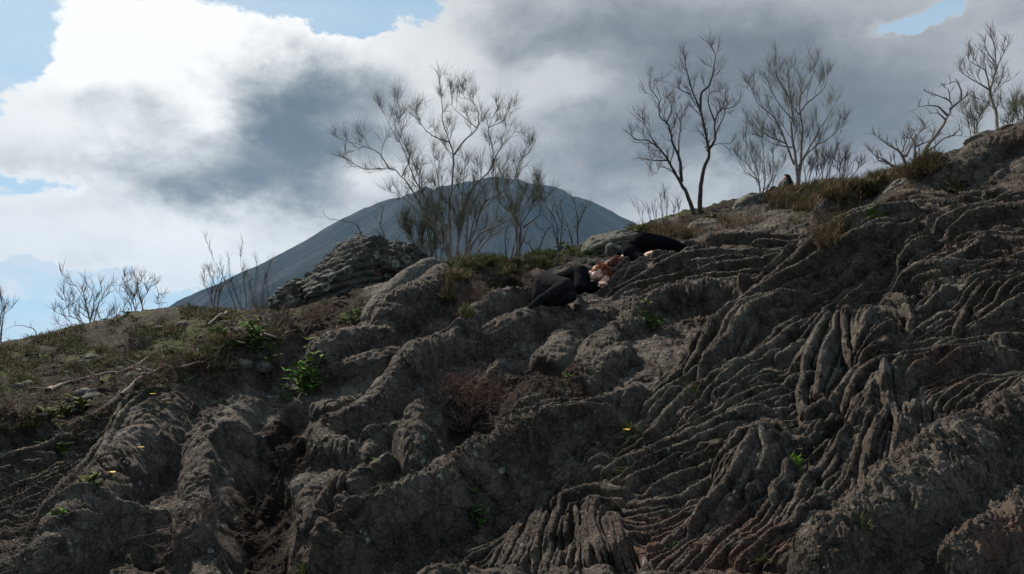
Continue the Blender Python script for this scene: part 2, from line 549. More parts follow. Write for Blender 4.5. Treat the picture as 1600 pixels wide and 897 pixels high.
# hollows (negative): shaded pits and gullies
PIT = [
 ([(790,440),(830,452)],[34,26],.55),
 ([(400,700),(390,760),(400,830),(420,897)],[40,50,60,60],.55),
 ([(470,640),(440,690)],[28,28],.5),
 ([(720,640),(740,690),(760,760)],[34,44,40],.45),
 ([(700,850),(760,820)],[16,16],.5),
 ([(850,470),(880,490)],[10,10],.5),
 ([(960,620),(900,660),(840,700),(770,750)],[16,18,16,14],.8),
 ([(1290,490),(1350,470),(1400,420)],[26,34,18],.75),
 ([(1390,390),(1430,370),(1480,378)],[12,18,14],.8),
 ([(1390,510),(1400,500)],[18,16],.9),
 ([(1600,510),(1550,520),(1490,530)],[22,20,14],.9),
 ([(1600,620),(1530,640),(1480,650),(1440,670)],[24,30,28,20],.8),
 ([(1330,700),(1320,730)],[12,12],.7),
 ([(1400,640),(1405,680)],[10,12],.8),
 ([(1010,770),(960,800)],[14,16],.6),
 ([(1000,850),(980,897)],[22,26],.7),
 ([(1300,640),(1310,655)],[12,12],.6),
 ([(880,850),(840,897)],[24,28],.6),
 ([(240,860),(260,897)],[30,40],.4),
 ([(130,700),(160,690)],[16,18],.9),
 ([(60,790),(40,850)],[34,40],.5),
 ([(560,790),(580,790)],[12,12],.7),
 ([(1250,720),(1240,760)],[14,14],.5),
 ([(470,440),(560,480)],[16,16],.2),
]

# ---------------------------------------------------------------- zones in the photo's outline of the slope
def inpoly(px, py, poly):
    c = np.zeros(px.shape, bool)
    n = len(poly)
    for i in range(n):
        x0, y0 = poly[i]; x1, y1 = poly[(i + 1) % n]
        if y0 == y1: continue
        k = ((y0 > py) != (y1 > py)) & (px < (x1 - x0) * (py - y0) / (y1 - y0) + x0)
        c ^= k
    return c


WPX = PX + 9 * w1 + 5 * w3; WPY = PY + 9 * w2 + 4 * w3
SOIL = [
 [(-400,500),(60,530),(250,480),(430,430),(540,500),(520,560),(440,530),(340,590),(240,600),(130,680),(60,660),(-400,720)],
 [(560,420),(700,395),(1000,350),(1100,330),(1250,292),(1400,262),(1480,240),(1440,280),(1340,300),(1280,345),(1250,350),(1240,310),(1150,330),(1090,370),(1000,380),(900,400),(840,420),(860,470),(790,480),(700,440),(690,400)],
 [(720,600),(860,560),(940,590),(880,660),(800,720),(730,740),(700,680)],
 [(405,690),(450,640),(490,690),(470,740),(430,780),(440,840),(470,900),(380,900),(375,820),(350,760)],
 [(-400,760),(60,740),(120,780),(110,840),(40,900),(-400,1000)],
 [(420,440),(560,440),(600,500),(520,520)],
]
ROPY = [
 [(930,445),(1000,395),(1130,372),(1280,370),(1250,430),(1180,465),(1040,462),(930,470)],
 [(1500,300),(1400,310),(1300,370),(1180,470),(1000,630),(880,700),(800,760),(560,900),(900,900),(1260,900),(1330,780),(1500,690),(1600,640),(1850,520),(1850,190),(1600,300)],
 [(240,600),(330,600),(260,690),(150,790),(60,900),(-100,900),(-100,740),(80,700),(170,650)],
 [(640,800),(540,790),(480,870),(560,900),(640,870)],
]
SMOOTH = [  # rough-skinned but unroped rock
 [(560,900),(640,850),(760,768),(850,712),(880,735),(830,790),(760,850),(700,900)],
 [(1850,520),(1640,625),(1480,715),(1400,785),(1290,900),(1300,1000),(1850,1000)],
 [(1010,470),(1060,460),(1180,462),(1150,495),(1000,520)],
 [(450,530),(340,600),(300,680),(330,720),(440,600)],
]
d1 = np.zeros((NR, NC), np.float32)


def mass(pts, rad, hf, sign=1):
    global d1
    q = np.c_[np.array(pts, float), np.array(rad, float)]
    mid_ = np.array(pts[len(pts) // 2], float)
    hk = 1.1 if not any(inpoly(mid_[None, 0], mid_[None, 1], z_)[0] for z_ in SMOOTH) and any(inpoly(mid_[None, 0], mid_[None, 1], z_)[0] for z_ in ROPY) else 1.95
    q = resample(q, 14)
    P = lift_fast(q[:, :2])
    rm = q[:, 2] * P[:, 1] / FPX
    field = {}
    imin = NR; imax = 0; jmin = NC; jmax = 0
    for k in range(len(P) - 1):
        si, sj = window(P[k], P[k + 1], max(rm[k], rm[k + 1]) * 1.5)
        imin = min(imin, si.start); imax = max(imax, si.stop); jmin = min(jmin, sj.start); jmax = max(jmax, sj.stop)
    if imax <= imin or jmax <= jmin: return
    H = np.full((imax - imin, jmax - jmin), -1.0, np.float32)
    for k in range(len(P) - 1):
        R0 = max(rm[k], rm[k + 1]) * 1.5
        si, sj = window(P[k], P[k + 1], R0)
        if si.stop <= si.start or sj.stop <= sj.start: continue
        b = B[si, sj]
        a = P[k].astype(np.float32); ab = (P[k + 1] - P[k]).astype(np.float32)
        t = np.clip(((b - a) @ ab) / max(float(ab @ ab), 1e-9), 0, 1)
        dv = b - a - t[..., None] * ab
        dist = np.sqrt((dv * dv).sum(-1))
        r_ = rm[k] + t * (rm[k + 1] - rm[k])
        u = dist / r_ * (1 + 0.22 * w1[si, sj] + 0.10 * w3[si, sj])
        h = np.where(u < 1, np.sqrt(np.clip(1 - u * u, 0, 1)), 0) * r_ * hf * hk
        sl = (slice(si.start - imin, si.stop - imin), slice(sj.start - jmin, sj.stop - jmin))
        H[sl] = np.maximum(H[sl], h)
    sl = (slice(imin, imax), slice(jmin, jmax))
    if sign > 0:
        k_ = 0.006
        a = d1[sl]; b = np.maximum(H, 0) - 0.0
        d1[sl] = 0.5 * (a + b + np.sqrt((a - b) ** 2 + k_ * k_)) - 0.5 * k_
        d1[sl] = np.where(H > 0, d1[sl], a)
    else:
        d1[sl] -= np.maximum(H, 0) * 1.15


for m in MASS: mass(*m)
_rm = np.random.RandomState(21)
for _ in range(60):
    x0, y0 = _rm.uniform(-60, 1800), _rm.uniform(400, 940)
    if (x0 < 420 and y0 < 600) or any(inpoly(np.array([x0]), np.array([y0]), q)[0] for q in (ROPY + SMOOTH)): continue
    a_ = math.radians(_rm.normal(135, 28)); l_ = _rm.uniform(20, 90); r_ = _rm.uniform(9, 26)
    dx_, dy_ = math.cos(a_) * l_, math.sin(a_) * l_
    mass([(x0, y0), (x0 + dx_ * .5 + _rm.normal() * 8, y0 + dy_ * .5), (x0 + dx_, y0 + dy_)], [r_ * .7, r_, r_ * .6], _rm.uniform(.35, .8))
for _ in range(60):
    x0, y0 = _rm.uniform(1400, 1800), _rm.uniform(150, 400)
    if y0 < 330 - (x0 - 1340) * .45 + 10: continue
    a_ = math.radians(_rm.normal(150, 18)); l_ = _rm.uniform(20, 60); r_ = _rm.uniform(6, 15)
    mass([(x0, y0), (x0 + math.cos(a_) * l_, y0 + math.sin(a_) * l_)], [r_, r_ * .7], _rm.uniform(.4, .8))
for m in PIT: mass(*m, sign=-1)


def smooth(a, n):
    for _ in range(n):
        a = (np.roll(a, 1, 0) + 2 * a + np.roll(a, -1, 0)) / 4
        a = (np.roll(a, 1, 1) + 2 * a + np.roll(a, -1, 1)) / 4
    return a


d1 = smooth(d1, 2)

soil = np.zeros((NR, NC), np.float32); ropy = soil.copy(); plain = soil.copy()
SPX = WPX + 16 * vnoise(PX / 40, PY / 30, seed=9) + 8 * vnoise(PX / 12, PY / 9, seed=19); SPY = WPY + 14 * vnoise(PX / 40, PY / 30, seed=29) + 8 * vnoise(PX / 12, PY / 9, seed=39)
for p in SOIL: soil = np.maximum(soil, inpoly(SPX, SPY, p) & front)
for p in ROPY: ropy = np.maximum(ropy, inpoly(WPX, WPY, p) & front)
for p in SMOOTH: plain = np.maximum(plain, inpoly(WPX, WPY, p) & front)
soil = np.maximum(soil, (DEP > 13.5) * 1.0).astype(np.float32)
soil = np.maximum(soil, (RR < 2.2) * 1.0).astype(np.float32)
soil = smooth(soil, 14); plain = smooth(plain.astype(np.float32), 6); ropy = smooth(ropy.astype(np.float32), 6) * (1 - plain)
soil = soil * (1 - ropy)
# ---------------------------------------------------------------- ropes of lava
# guide strands traced from the photo: (points, radius px, lift)
GUIDE = [
 ([(930,450),(960,425),(1000,403),(1060,388),(1130,378),(1200,378),(1272,376)],7,.6),
 ([(945,462),(1000,436),(1060,415),(1120,405),(1190,400),(1262,392)],6,.5),
 ([(950,470),(985,450),(1040,437),(1110,425),(1180,420),(1250,408)],6,.4),
 ([(1000,455),(1070,448),(1150,450),(1210,440),(1240,425)],6,.4),
 ([(1500,318),(1440,314),(1390,322),(1330,346),(1280,385),(1235,430),(1185,472),(1140,515),(1100,545),(1060,580),(1010,625)],9,1.0),
 ([(1440,340),(1380,356),(1310,400),(1250,445),(1190,487),(1130,527),(1090,560),(1050,600)],8,.9),
 ([(1440,360),(1380,385),(1320,420),(1260,455),(1200,490),(1150,520),(1110,560),(1075,610)],9,.9),
 ([(1400,385),(1340,425),(1290,465),(1230,490),(1170,520),(1125,570),(1095,615)],9,.8),
 ([(1260,478),(1230,492),(1180,525),(1140,565),(1100,605)],10,1.2),
 ([(1255,500),(1200,540),(1150,585),(1110,620),(1060,650)],8,.7),
 ([(1255,530),(1200,570),(1150,605),(1100,640)],8,.5),
 ([(1285,600),(1230,615),(1180,640),(1130,665),(1090,690),(1040,700),(1000,725)],9,.9),
 ([(1180,590),(1120,615),(1085,630),(1050,655),(1030,680),(1005,690)],10,1.2),
 ([(1250,650),(1200,662),(1140,680),(1080,705),(1010,730),(940,750)],10,.9),
 ([(1230,670),(1170,678),(1110,700),(1060,725),(1000,745),(950,757)],9,.8),
 ([(1210,690),(1160,702),(1120,735),(1060,760),(1000,775),(930,768)],10,.9),
 ([(1190,700),(1150,730),(1110,765),(1060,790),(1010,800),(960,790)],10,.7),
 ([(960,768),(915,770),(885,785),(873,805)],7,1.1),
 ([(940,690),(975,672),(1010,640)],8,.8),
 ([(1020,628),(960,655),(900,688),(840,722),(790,752)],8,1.2),
 ([(1015,650),(950,682),(890,712),(850,740)],7,1.0),
 ([(905,690),(940,672),(975,650),(1010,618)],7,.9),
 ([(1300,502),(1285,530),(1262,590),(1253,640),(1262,668),(1288,660),(1310,625),(1335,590),(1375,566)],8,1.1),
 ([(1320,505),(1302,545),(1284,600),(1280,640),(1296,628)],8,.8),
 ([(1335,500),(1322,540),(1330,580)],8,.7),
 ([(1820,480),(1700,515),(1610,530),(1550,535),(1500,545),(1440,565),(1380,580),(1340,600),(1320,640),(1300,672)],10,.8),
 ([(1420,480),(1400,470),(1350,468),(1310,490),(1275,520)],7,.9),
 ([(1500,470),(1470,472),(1450,485),(1430,500)],7,.9),
 ([(1410,485),(1425,500),(1420,530)],7,.8),
 ([(1510,485),(1495,520),(1490,545)],7,.9),
 ([(1820,420),(1700,455),(1610,480),(1560,500),(1500,530),(1440,560)],9,.8),
 ([(1820,300),(1700,330),(1610,345),(1540,352),(1480,372),(1420,400),(1380,440)],9,.6),
 ([(1820,345),(1700,372),(1610,385),(1550,385),(1490,410),(1430,430)],9,.6),
 ([(1610,420),(1550,425),(1490,440),(1430,445),(1370,470)],9,.6),
 ([(1400,640),(1380,680),(1360,730),(1350,780)],10,.7),
 ([(1385,590),(1390,640),(1410,690),(1400,750)],11,.8),
 ([(1340,670),(1310,720),(1265,780),(1220,840)],9,.6),
 ([(1290,680),(1260,700),(1230,690),(1205,680)],9,.8),
 ([(1215,690),(1185,720),(1165,770),(1130,810),(1080,850)],9,.9),
 ([(1240,720),(1230,760),(1210,800)],12,.9),
 ([(1195,705),(1205,740),(1195,780),(1170,800)],9,.7),
 ([(1300,790),(1250,830),(1190,870),(1150,897)],10,.5),
 ([(880,790),(870,820),(860,860),(850,890)],6,.2),
 ([(900,800),(905,830),(890,870)],6,.3),
 ([(940,800),(930,840),(950,890)],9,.6),
 # left ropes
 ([(320,595),(270,600),(215,625),(160,665),(100,690),(30,712)],7,.8),
 ([(240,640),(200,650),(180,670),(170,690)],6,.8),
 ([(330,610),(270,660),(210,720),(160,780),(100,850),(50,897)],8,.7),
 ([(120,690),(60,720),(0,738),(-60,760)],7,.7),
 ([(250,830),(190,835),(130,850),(60,880)],7,.9),
 ([(230,850),(170,860),(120,880),(80,897)],7,.8),
 ([(300,680),(250,700),(205,740),(170,790)],7,.5),
 # wrinkled apron low in the middle
 ([(500,812),(530,806),(580,812),(640,802)],7,1.2),
 ([(495,828),(530,822),(590,828),(650,815)],7,1.1),
 ([(490,845),(530,840),(590,846),(640,832)],7,1.1),
 ([(490,862),(530,858),(590,864),(640,850)],7,1.0),
 ([(495,880),(530,876),(590,880),(640,868)],7,1.0),
 ([(560,690),(548,730),(530,780),(500,830)],7,.7),
 ([(600,690),(565,720),(550,760),(535,795)],7,.9),
 ([(800,540),(760,552),(720,540),(690,550)],6,.6),
]
rng = np.random.RandomState(4)

# direction field from the guides, in double-angle form
gp, gd = [], []
for g, _, _ in GUIDE:
    q = resample(np.array(g, float), 18)
    t = np.gradient(q, axis=0); t /= np.linalg.norm(t, axis=1, keepdims=True)
    gp.append(q); gd.append(t)
# trunk
for g in ([(1010,640),(890,705),(760,785),(620,865),(540,897)],[(1640,640),(1480,740),(1320,890)],[(1640,720),(1540,800),(1440,897)]):
    q = resample(np.array(g, float), 18)
    t = np.gradient(q, axis=0); t /= np.linalg.norm(t, axis=1, keepdims=True)
    gp.append(q); gd.append(t)
gp = np.vstack(gp); gd = np.vstack(gd)
g2 = np.stack([gd[:, 0] ** 2 - gd[:, 1] ** 2, 2 * gd[:, 0] * gd[:, 1]], -1)


def flow(p):
    w = np.exp(-((gp - p) ** 2).sum(1) / (2 * 26.0 ** 2)) + 1e-9
    v = (w[:, None] * g2).sum(0)
    a = 0.5 * math.atan2(v[1], v[0]) + 0.16 * float(vnoise(np.array([p[0] / 45]), np.array([p[1] / 45]), seed=8)[0])
    return np.array([math.cos(a), math.sin(a)])


occ = np.zeros((230, 500), np.int16)     # 4 px cells, origin (-100, 100)


def cell(p): return int((p[1] - 100) / 4), int((p[0] + 100) / 4)


def zone(p, polys):
    x = np.array([p[0]], float); y = np.array([p[1]], float)
    return any(inpoly(x, y, q)[0] for q in polys)


def stamp_occ(q, r, idn):
    k = max(1, int(round(r / 4 * 0.85)))
    for p in q[::2]:
        i, j = cell(p)
        if 0 <= i < 230 and 0 <= j < 500:
            occ[max(0, i - k):i + k + 1, max(0, j - k):j + k + 1] = idn


STR = []
for n, (g, r_, l_) in enumerate(GUIDE):
    q = resample(np.array(g, float), 6)
    STR.append((q, r_ * 0.62, l_ * 1.0 + .35, n + 1)); stamp_occ(q, r_ * 0.6, n + 1)
idn = len(STR)


def runs(q, ok, minlen):
    out = []; cur = []
    for p, o in zip(q, ok):
        if o: cur.append(p)
        else:
            if len(cur) >= minlen: out.append(np.array(cur))
            cur = []
    if len(cur) >= minlen: out.append(np.array(cur))
    return out


# every traced strand carries a sheaf of finer ones beside it
for n, (g, r_, l_) in enumerate(GUIDE):
    q = resample(np.array(g, float), 6)
    t = np.gradient(q, axis=0); t /= np.linalg.norm(t, axis=1, keepdims=True) + 1e-9
    nn_ = np.stack([-t[:, 1], t[:, 0]], -1)
    off = {1: r_ * .60, -1: r_ * .60}
    for k in (1, -1, 2, -2, 3, -3, 4, -4):
        sg = 1 if k > 0 else -1
        r2 = rng.uniform(1.9, 4.2)
        o_ = off[sg] + r2 * .85; off[sg] = o_ + r2 * .8
        wob = 1 + .18 * np.sin(np.arange(len(q)) * rng.uniform(.08, .16) + rng.uniform(0, 6))
        p = q + nn_ * (sg * o_ * wob)[:, None]
        ok = []
        for pp in p:
            i, j = cell(pp)
            ok.append(0 <= i < 230 and 0 <= j < 500 and occ[i, j] == 0 and zone(pp, ROPY) and not zone(pp, SMOOTH))
        for seg in runs(p, ok, 7):
            idn += 1
            STR.append((seg, r2, rng.uniform(.05, .7), idn)); stamp_occ(seg, r2 * .8, idn)
seeds = rng.rand(9000, 2) * np.array([1880, 740]) + np.array([-60, 170])
for sd in seeds:
    ci_, cj_ = cell(sd)
    if not (0 <= ci_ < 230 and 0 <= cj_ < 460) or occ[ci_, cj_]: continue
    if not zone(sd, ROPY) or zone(sd, SMOOTH): continue
    r_ = rng.uniform(1.8, 4.0) if rng.rand() < .88 else rng.uniform(4.5, 7)
    if sd[1] < 470 and sd[0] < 1280: r_ = rng.uniform(2.0, 3.6)
    line = [sd]
    for sgn in (1, -1):
        p = sd.copy(); v0 = flow(p) * sgn; blocked = 0
        for _ in range(rng.randint(35, 120)):
            v = flow(p)
            if v @ v0 < 0: v = -v
            v0 = v; p = p + v * 6
            i, j = cell(p)
            if not (0 <= i < 230 and 0 <= j < 500) or not zone(p, ROPY) or zone(p, SMOOTH): break
            blocked = blocked + 1 if occ[i, j] else 0
            if blocked > 5: break
            line = line + [p] if sgn > 0 else [p] + line
    if len(line) < 6: continue
    idn += 1
    q = np.array(line); STR.append((q, r_, rng.uniform(-0.1, .5), idn)); stamp_occ(q, r_ * .8, idn)
print('strands', len(STR))

hs = np.full((NR, NC), -9.0, np.float32)
ss_ = np.zeros((NR, NC), np.float32); sa = ss_.copy(); sid = ss_.copy(); srad = ss_.copy()
for q, r_, l_, idk in STR:
    P = lift_fast(q).astype(np.float32)
    n = len(P)
    tt = np.linspace(0, 1, n)
    rm = r_ * P[:, 1] / FPX * 1.30 * (np.clip(np.minimum(tt, 1 - tt) * 7, 0.0, 1) ** 0.5 * 0.75 + 0.25) * (1 + 0.12 * np.sin(tt * 11 + idk * 1.7))
    L = 0.0
    for k in range(n - 1):
        R0 = max(rm[k], rm[k + 1]) * 1.35
        ab = P[k + 1] - P[k]; ln = float(np.linalg.norm(ab))
        si, sj = window(P[k], P[k + 1], R0)
        if si.stop <= si.start or sj.stop <= sj.start: L += ln; continue
        b = B[si, sj]
        t = ((b - P[k]) @ ab) / max(ln * ln, 1e-9)
        tc_ = np.clip(t, 0, 1)
        dv = b - P[k] - tc_[..., None] * ab
        dist = np.sqrt((dv * dv).sum(-1))
        r2 = rm[k] + tc_ * (rm[k + 1] - rm[k])
        cr = np.sign(ab[0] * dv[..., 1] - ab[1] * dv[..., 0])
        u = dist / r2 * (1 + 0.08 * w3[si, sj])
        h = np.where(u < 1, r2 * (np.sqrt(np.clip(1 - u * u, 0, 1)) * 1.7 - 0.55 + l_ * 1.15), -9.0)
        m = h > hs[si, sj]
        hs[si, sj] = np.where(m, h, hs[si, sj])
        ss_[si, sj] = np.where(m, L + tc_ * ln, ss_[si, sj])
        sa[si, sj] = np.where(m, cr * u, sa[si, sj])
        sid[si, sj] = np.where(m, idk, sid[si, sj])
        srad[si, sj] = np.where(m, r2, srad[si, sj])
        L += ln
has = hs > -5
print('strand cover', has.mean())

# ---------------------------------------------------------------- add it all up
lav = (1 - soil)
D = d1.copy()
Q = B + Nb * d1[..., None]
Q = Q + 0.05 * np.stack([w1, w2, w3], -1)
lump = fbm3(Q, 1.6, 3, 0.5, 3)
mid = fbm3(Q, 5.0, 3, 0.55, 21, billow=True)
fine = fbm3(Q, 16.0, 3, 0.6, 41, billow=True)
grit = fbm3(Q, 55.0, 2, 0.6, 71)
ridge = 1 - np.abs(fbm3(Q * np.array([1, 1, 1.4], np.float32), 3.1, 3, 0.5, 55)) * 2.2
near = 1 / (1 + (RR / 14.0) ** 3)
D += lump * (0.07 * lav + 0.07 * soil)
D += np.where(has, 0, -0.09) * smooth(ropy, 2) * lav * 0.6
base_rough = (0.016 * mid + 0.006 * fine) * lav * (1 - 0.6 * has)
D += base_rough + ridge * 0.012 * lav * (1 - 0.8 * has)
D += np.where(has, np.maximum(hs, -0.03), 0)
# fibres along each strand, and a slow twist
f1 = vnoise(ss_ * 5 + sid * 3.1, sa * 1.6 + sid * 7.7, seed=3)
tw = sa * 2.3 + ss_ * (3.5 + 3 * np.sin(sid * 2.3)) + sid * .71 + .5 * f1
groove = np.abs(np.sin(tw * math.pi * .5)) ** .6
tw2 = sa * 5.5 - ss_ * 9 + sid * 1.3 + f1
groove2 = np.abs(np.sin(tw2 * math.pi * .5)) ** .6
f2 = vnoise(ss_ * 26 + sid * 1.1, sa * 3.0 + sid * 2.7, seed=31)
big = sstep(.012, .04, srad)
D += np.where(has, srad * ((.42 * (groove - .75) + .16 * (groove2 - .75)) * (.45 + .55 * big) + .10 * f1 + .12 * f2) + .007 * fine, 0)
nt_ = vnoise(ss_ * 4.5 + sid * 9.1, sid * 1.7 + sa * .25, seed=91)
D -= np.where(has, srad * .38 * np.exp(-(nt_ / .05) ** 2), 0)
# fissures branching over the unroped rock
fis = fbm3(Q, 2.3, 4, .55, 611); fis2 = fbm3(Q, 5.5, 3, .55, 631)
D -= lav * (1 - has) * (.030 * np.exp(-(fis / .03) ** 2) + .010 * np.exp(-(fis2 / .05) ** 2))
# layered crust: low steps where a skin of lava has broken off
st = fbm3(Q, 1.9, 3, .5, 651) * 6
D += lav * (1 - has) * .012 * sstep(.35, .65, st - np.floor(st))
D += grit * (0.0045 * lav + 0.003 * soil)
# rough hide of the plain slabs
D += plain * lav * (0.020 * fine + 0.016 * fbm3(Q * np.array([1.0, 1.0, 2.2], np.float32), 26.0, 2, 0.6, 13, billow=True))
# soil: clods, small terraces
D += soil * (0.055 * mid + 0.022 * fine) * (0.7 + 0.3 * near)
P3 = B + Nb * D[..., None].astype(np.float32)
# ring farther out drops clear of the far country
Nf = grid_normals(P3)

# mesh: rings joined into quads, closed round the camera
idx = np.arange(NR * NC).reshape(NR, NC)
nx = np.roll(idx, -1, 1)
quads = np.stack([idx[:-1], nx[:-1], nx[1:], idx[1:]], -1).reshape(-1, 4)
quads = quads[:, ::-1]

# colour zones carried by the surface itself: soil, moss, rust, pale crust
moss = sstep(-0.1, 0.3, fbm3(Q, 1.3, 3, 0.6, 201) + 0.25 * fbm3(Q, 9, 2, 0.6, 202)) * soil
moss *= np.clip((DEP - 7.5) / 4, 0, 1)
rust = np.zeros((NR, NC), np.float32)
for cx, cy, rx, ry in [(1556,222,60,20),(1050,850,90,50),(1160,860,90,50),(1590,870,90,40),(820,418,70,9),(265,592,40,14),(1470,590,50,20),(1210,860,60,40)]:
    rust = np.maximum(rust, np.exp(-(((WPX - cx) / rx) ** 2 + ((WPY - cy) / ry) ** 2)) * front)
pale = np.clip(0.5 + 0.7 * fbm3(Q, 2.2, 4, 0.6, 301), 0, 1)


def vis_map():
    """nearest ground point behind each 2 px cell of the photo, to stand things on"""
    px, py, dp = project(P3)
    ok = (dp > 1.5) & (px > -100) & (px < 1700) & (py > 0) & (py < 950)
    ii = np.nonzero(ok.ravel())[0]
    cx = ((px.ravel()[ii] + 100) / 2).astype(int); cy = (py.ravel()[ii] / 2).astype(int)
    key = cy * 900 + cx
    o = np.argsort(-dp.ravel()[ii], kind='stable')
    m = np.full(900 * 476, -1, np.int64)
    m[key[o]] = ii[o]
    return m.reshape(476, 900)


VIS = vis_map()
P3f = P3.reshape(-1, 3); Nff = Nf.reshape(-1, 3)


def hit(px, py, down=True):
    """ground point seen at a photo pixel; drops down to the crest when the pixel is sky"""
    i, j = int(py / 2), int((px + 100) / 2)
    for k in range(0, 470 - i):
        for dj in (0, 1, -1):
            v = VIS[i + k, min(max(j + dj, 0), 899)]
            if v >= 0: return Vector(P3f[v].tolist()), Vector(Nff[v].tolist())
    return None, None


def ground(x, y):
    a = math.atan2(x, y) % (2 * math.pi)
    j = int(np.searchsorted(th % (2 * math.pi + 1e-9) if False else th, a if a <= th[-1] and a > th[len(th_f)-1] else (a if a < math.pi else a - 2 * math.pi)))
    j = min(max(j, 0), NC - 1)
    i = min(int(np.searchsorted(rr, math.hypot(x, y))), NR - 1)
    return float(P3[i, j, 2])


# ---------------------------------------------------------------- materials of the ground
mat_lava, nt, bs = new_mat("lava_ground")
co = coord(nt)
at = nt.new('ShaderNodeAttribute', attribute_name='zone')
sp = nt.new('ShaderNodeSeparateColor'); nt.l.new(at.outputs['Color'], sp.inputs[0])
soil_s, moss_s, rust_s = sp.outputs[0], sp.outputs[1], sp.outputs[2]
pale_s = at.outputs['Alpha']
n1 = nt.noise(co, 9, 8, 0.65)
n2 = nt.noise(co, 48, 8, 0.75)
rock = nt.mix(nt.ss(n1, 0.3, 0.7), (0.022, 0.0165, 0.013, 1), (0.140, 0.112, 0.087, 1))
rock = nt.mix(nt.m('MULTIPLY', nt.ss(n2, 0.50, 0.66), 0.75), rock, (0.21, 0.172, 0.135, 1))
rock = nt.mix(nt.ss(nt.noise(co, 1.7, 6, .6), .40, .62), nt.mix(1.0, rock, (.62, .56, .52, 1), 'MULTIPLY'), rock)
rock = nt.mix(nt.ss(pale_s, 0.45, 0.95, 0, .6), rock, (0.15, 0.125, 0.10, 1))
rock = nt.mix(nt.m('MULTIPLY', nt.ss(rust_s, 0.1, 0.8), nt.ss(n1, 0.35, 0.6, 0.0, 0.8)), rock, (0.115, 0.058, 0.040, 1))
# lichen: pale green-grey spots of several sizes, patchy
cow = nt.vm('ADD', co, nt.scale(nt.vm('SUBTRACT', nt.noise(co, 30, 3, 0.6, col=True), (.5, .5, .5)), 0.035))
lp = nt.ss(nt.noise(co, 1.6, 4, 0.6), 0.50, 0.62)
v1 = nt.ss(nt.voro(cow, 9.0), 0.16, 0.21, 1, 0)
v1s = nt.m('GREATER_THAN', nt.noise(nt.voro(cow, 9.0, out='Position'), 40, 0, 0), 0.52)
v2 = nt.ss(nt.voro(cow, 26.0), 0.20, 0.28, 1, 0)
v2s = nt.m('GREATER_THAN', nt.noise(nt.voro(cow, 26.0, out='Position'), 30, 0, 0), 0.62)
lp2 = nt.ss(nt.noise(co, 2.6, 5, 0.6), 0.47, 0.6)
lich = nt.m('MAXIMUM', nt.m('MULTIPLY', nt.m('MULTIPLY', v1, v1s), lp), nt.m('MULTIPLY', nt.m('MULTIPLY', v2, v2s), lp2))
lich = nt.m('MULTIPLY', nt.m('MULTIPLY', lich, nt.m('SUBTRACT', 1.0, soil_s)), nt.ss(n2, 0.3, 0.5, 0.35, 0.9))
rock = nt.mix(lich, rock, (0.27, 0.28, 0.23, 1))
# dark earth with bits of ash and litter
so = nt.mix(nt.ss(n1, 0.3, 0.7), (0.014, 0.010, 0.008, 1), (0.036, 0.025, 0.019, 1))
so = nt.mix(nt.m('MULTIPLY', nt.ss(n2, 0.58, 0.72), 0.55), so, (0.11, 0.085, 0.065, 1))
so = nt.mix(nt.m('MULTIPLY', nt.ss(rust_s, 0.1, 0.8), 0.3), so, (0.09, 0.050, 0.032, 1))
mo = nt.mix(nt.ss(n2, 0.3, 0.7), (0.035, 0.042, 0.012, 1), (0.09, 0.10, 0.028, 1))
so = nt.mix(nt.m('MULTIPLY', moss_s, nt.ss(n1, 0.35, 0.6)), so, mo)
nt.l.new(nt.mix(soil_s, rock, so), bs.inputs['Base Color'])
bs.inputs['Roughness'].default_value = 0.86
nt.put(bs.inputs['Specular IOR Level'], nt.ss(soil_s, 0, 1, .22, .04))
b1 = nt.bump(nt.noise(co, 38, 8, 0.72), 1.0, 0.018)
b2 = nt.bump(nt.voro(cow, 80, 'SMOOTH_F1'), 0.5, 0.006, b1)
cw2 = nt.vm('ADD', co, nt.scale(nt.vm('SUBTRACT', nt.noise(co, 9, 4, 0.6, col=True), (.5, .5, .5)), 0.16))
ck1 = nt.ss(nt.voro(cw2, 6.5, 'DISTANCE_TO_EDGE'), 0.0, 0.05)
ck2 = nt.ss(nt.voro(cw2, 21.0, 'DISTANCE_TO_EDGE'), 0.0, 0.09)
pit = nt.ss(nt.voro(co, 95), 0.12, 0.34)
ckm = nt.ss(nt.noise(co, 2.2, 4, .6), .42, .56)
ckh = nt.m('ADD', nt.m('MULTIPLY', ck1, .9), nt.m('ADD', nt.m('MULTIPLY', nt.m('MULTIPLY', ck2, ckm), .45), nt.m('MULTIPLY', pit, .22)))
b3 = nt.bump(ckh, 1.0, 0.022, b2)
mn = nt.new('ShaderNodeMix', data_type='VECTOR')
nt.l.new(soil_s, mn.inputs[0]); nt.l.new(b3, mn.inputs[4]); nt.l.new(b1, mn.inputs[5])
nt.l.new(mn.outputs[1], bs.inputs['Normal'])

ter = mesh_obj("lava_slope", P3.reshape(-1, 3), quads, mat_lava)
tag(ter, kind='structure')
ca = ter.data.color_attributes.new('zone', 'FLOAT_COLOR', 'POINT')
ca.data.foreach_set('color', np.stack([soil, moss, rust, pale], -1).astype(np.float32).ravel())

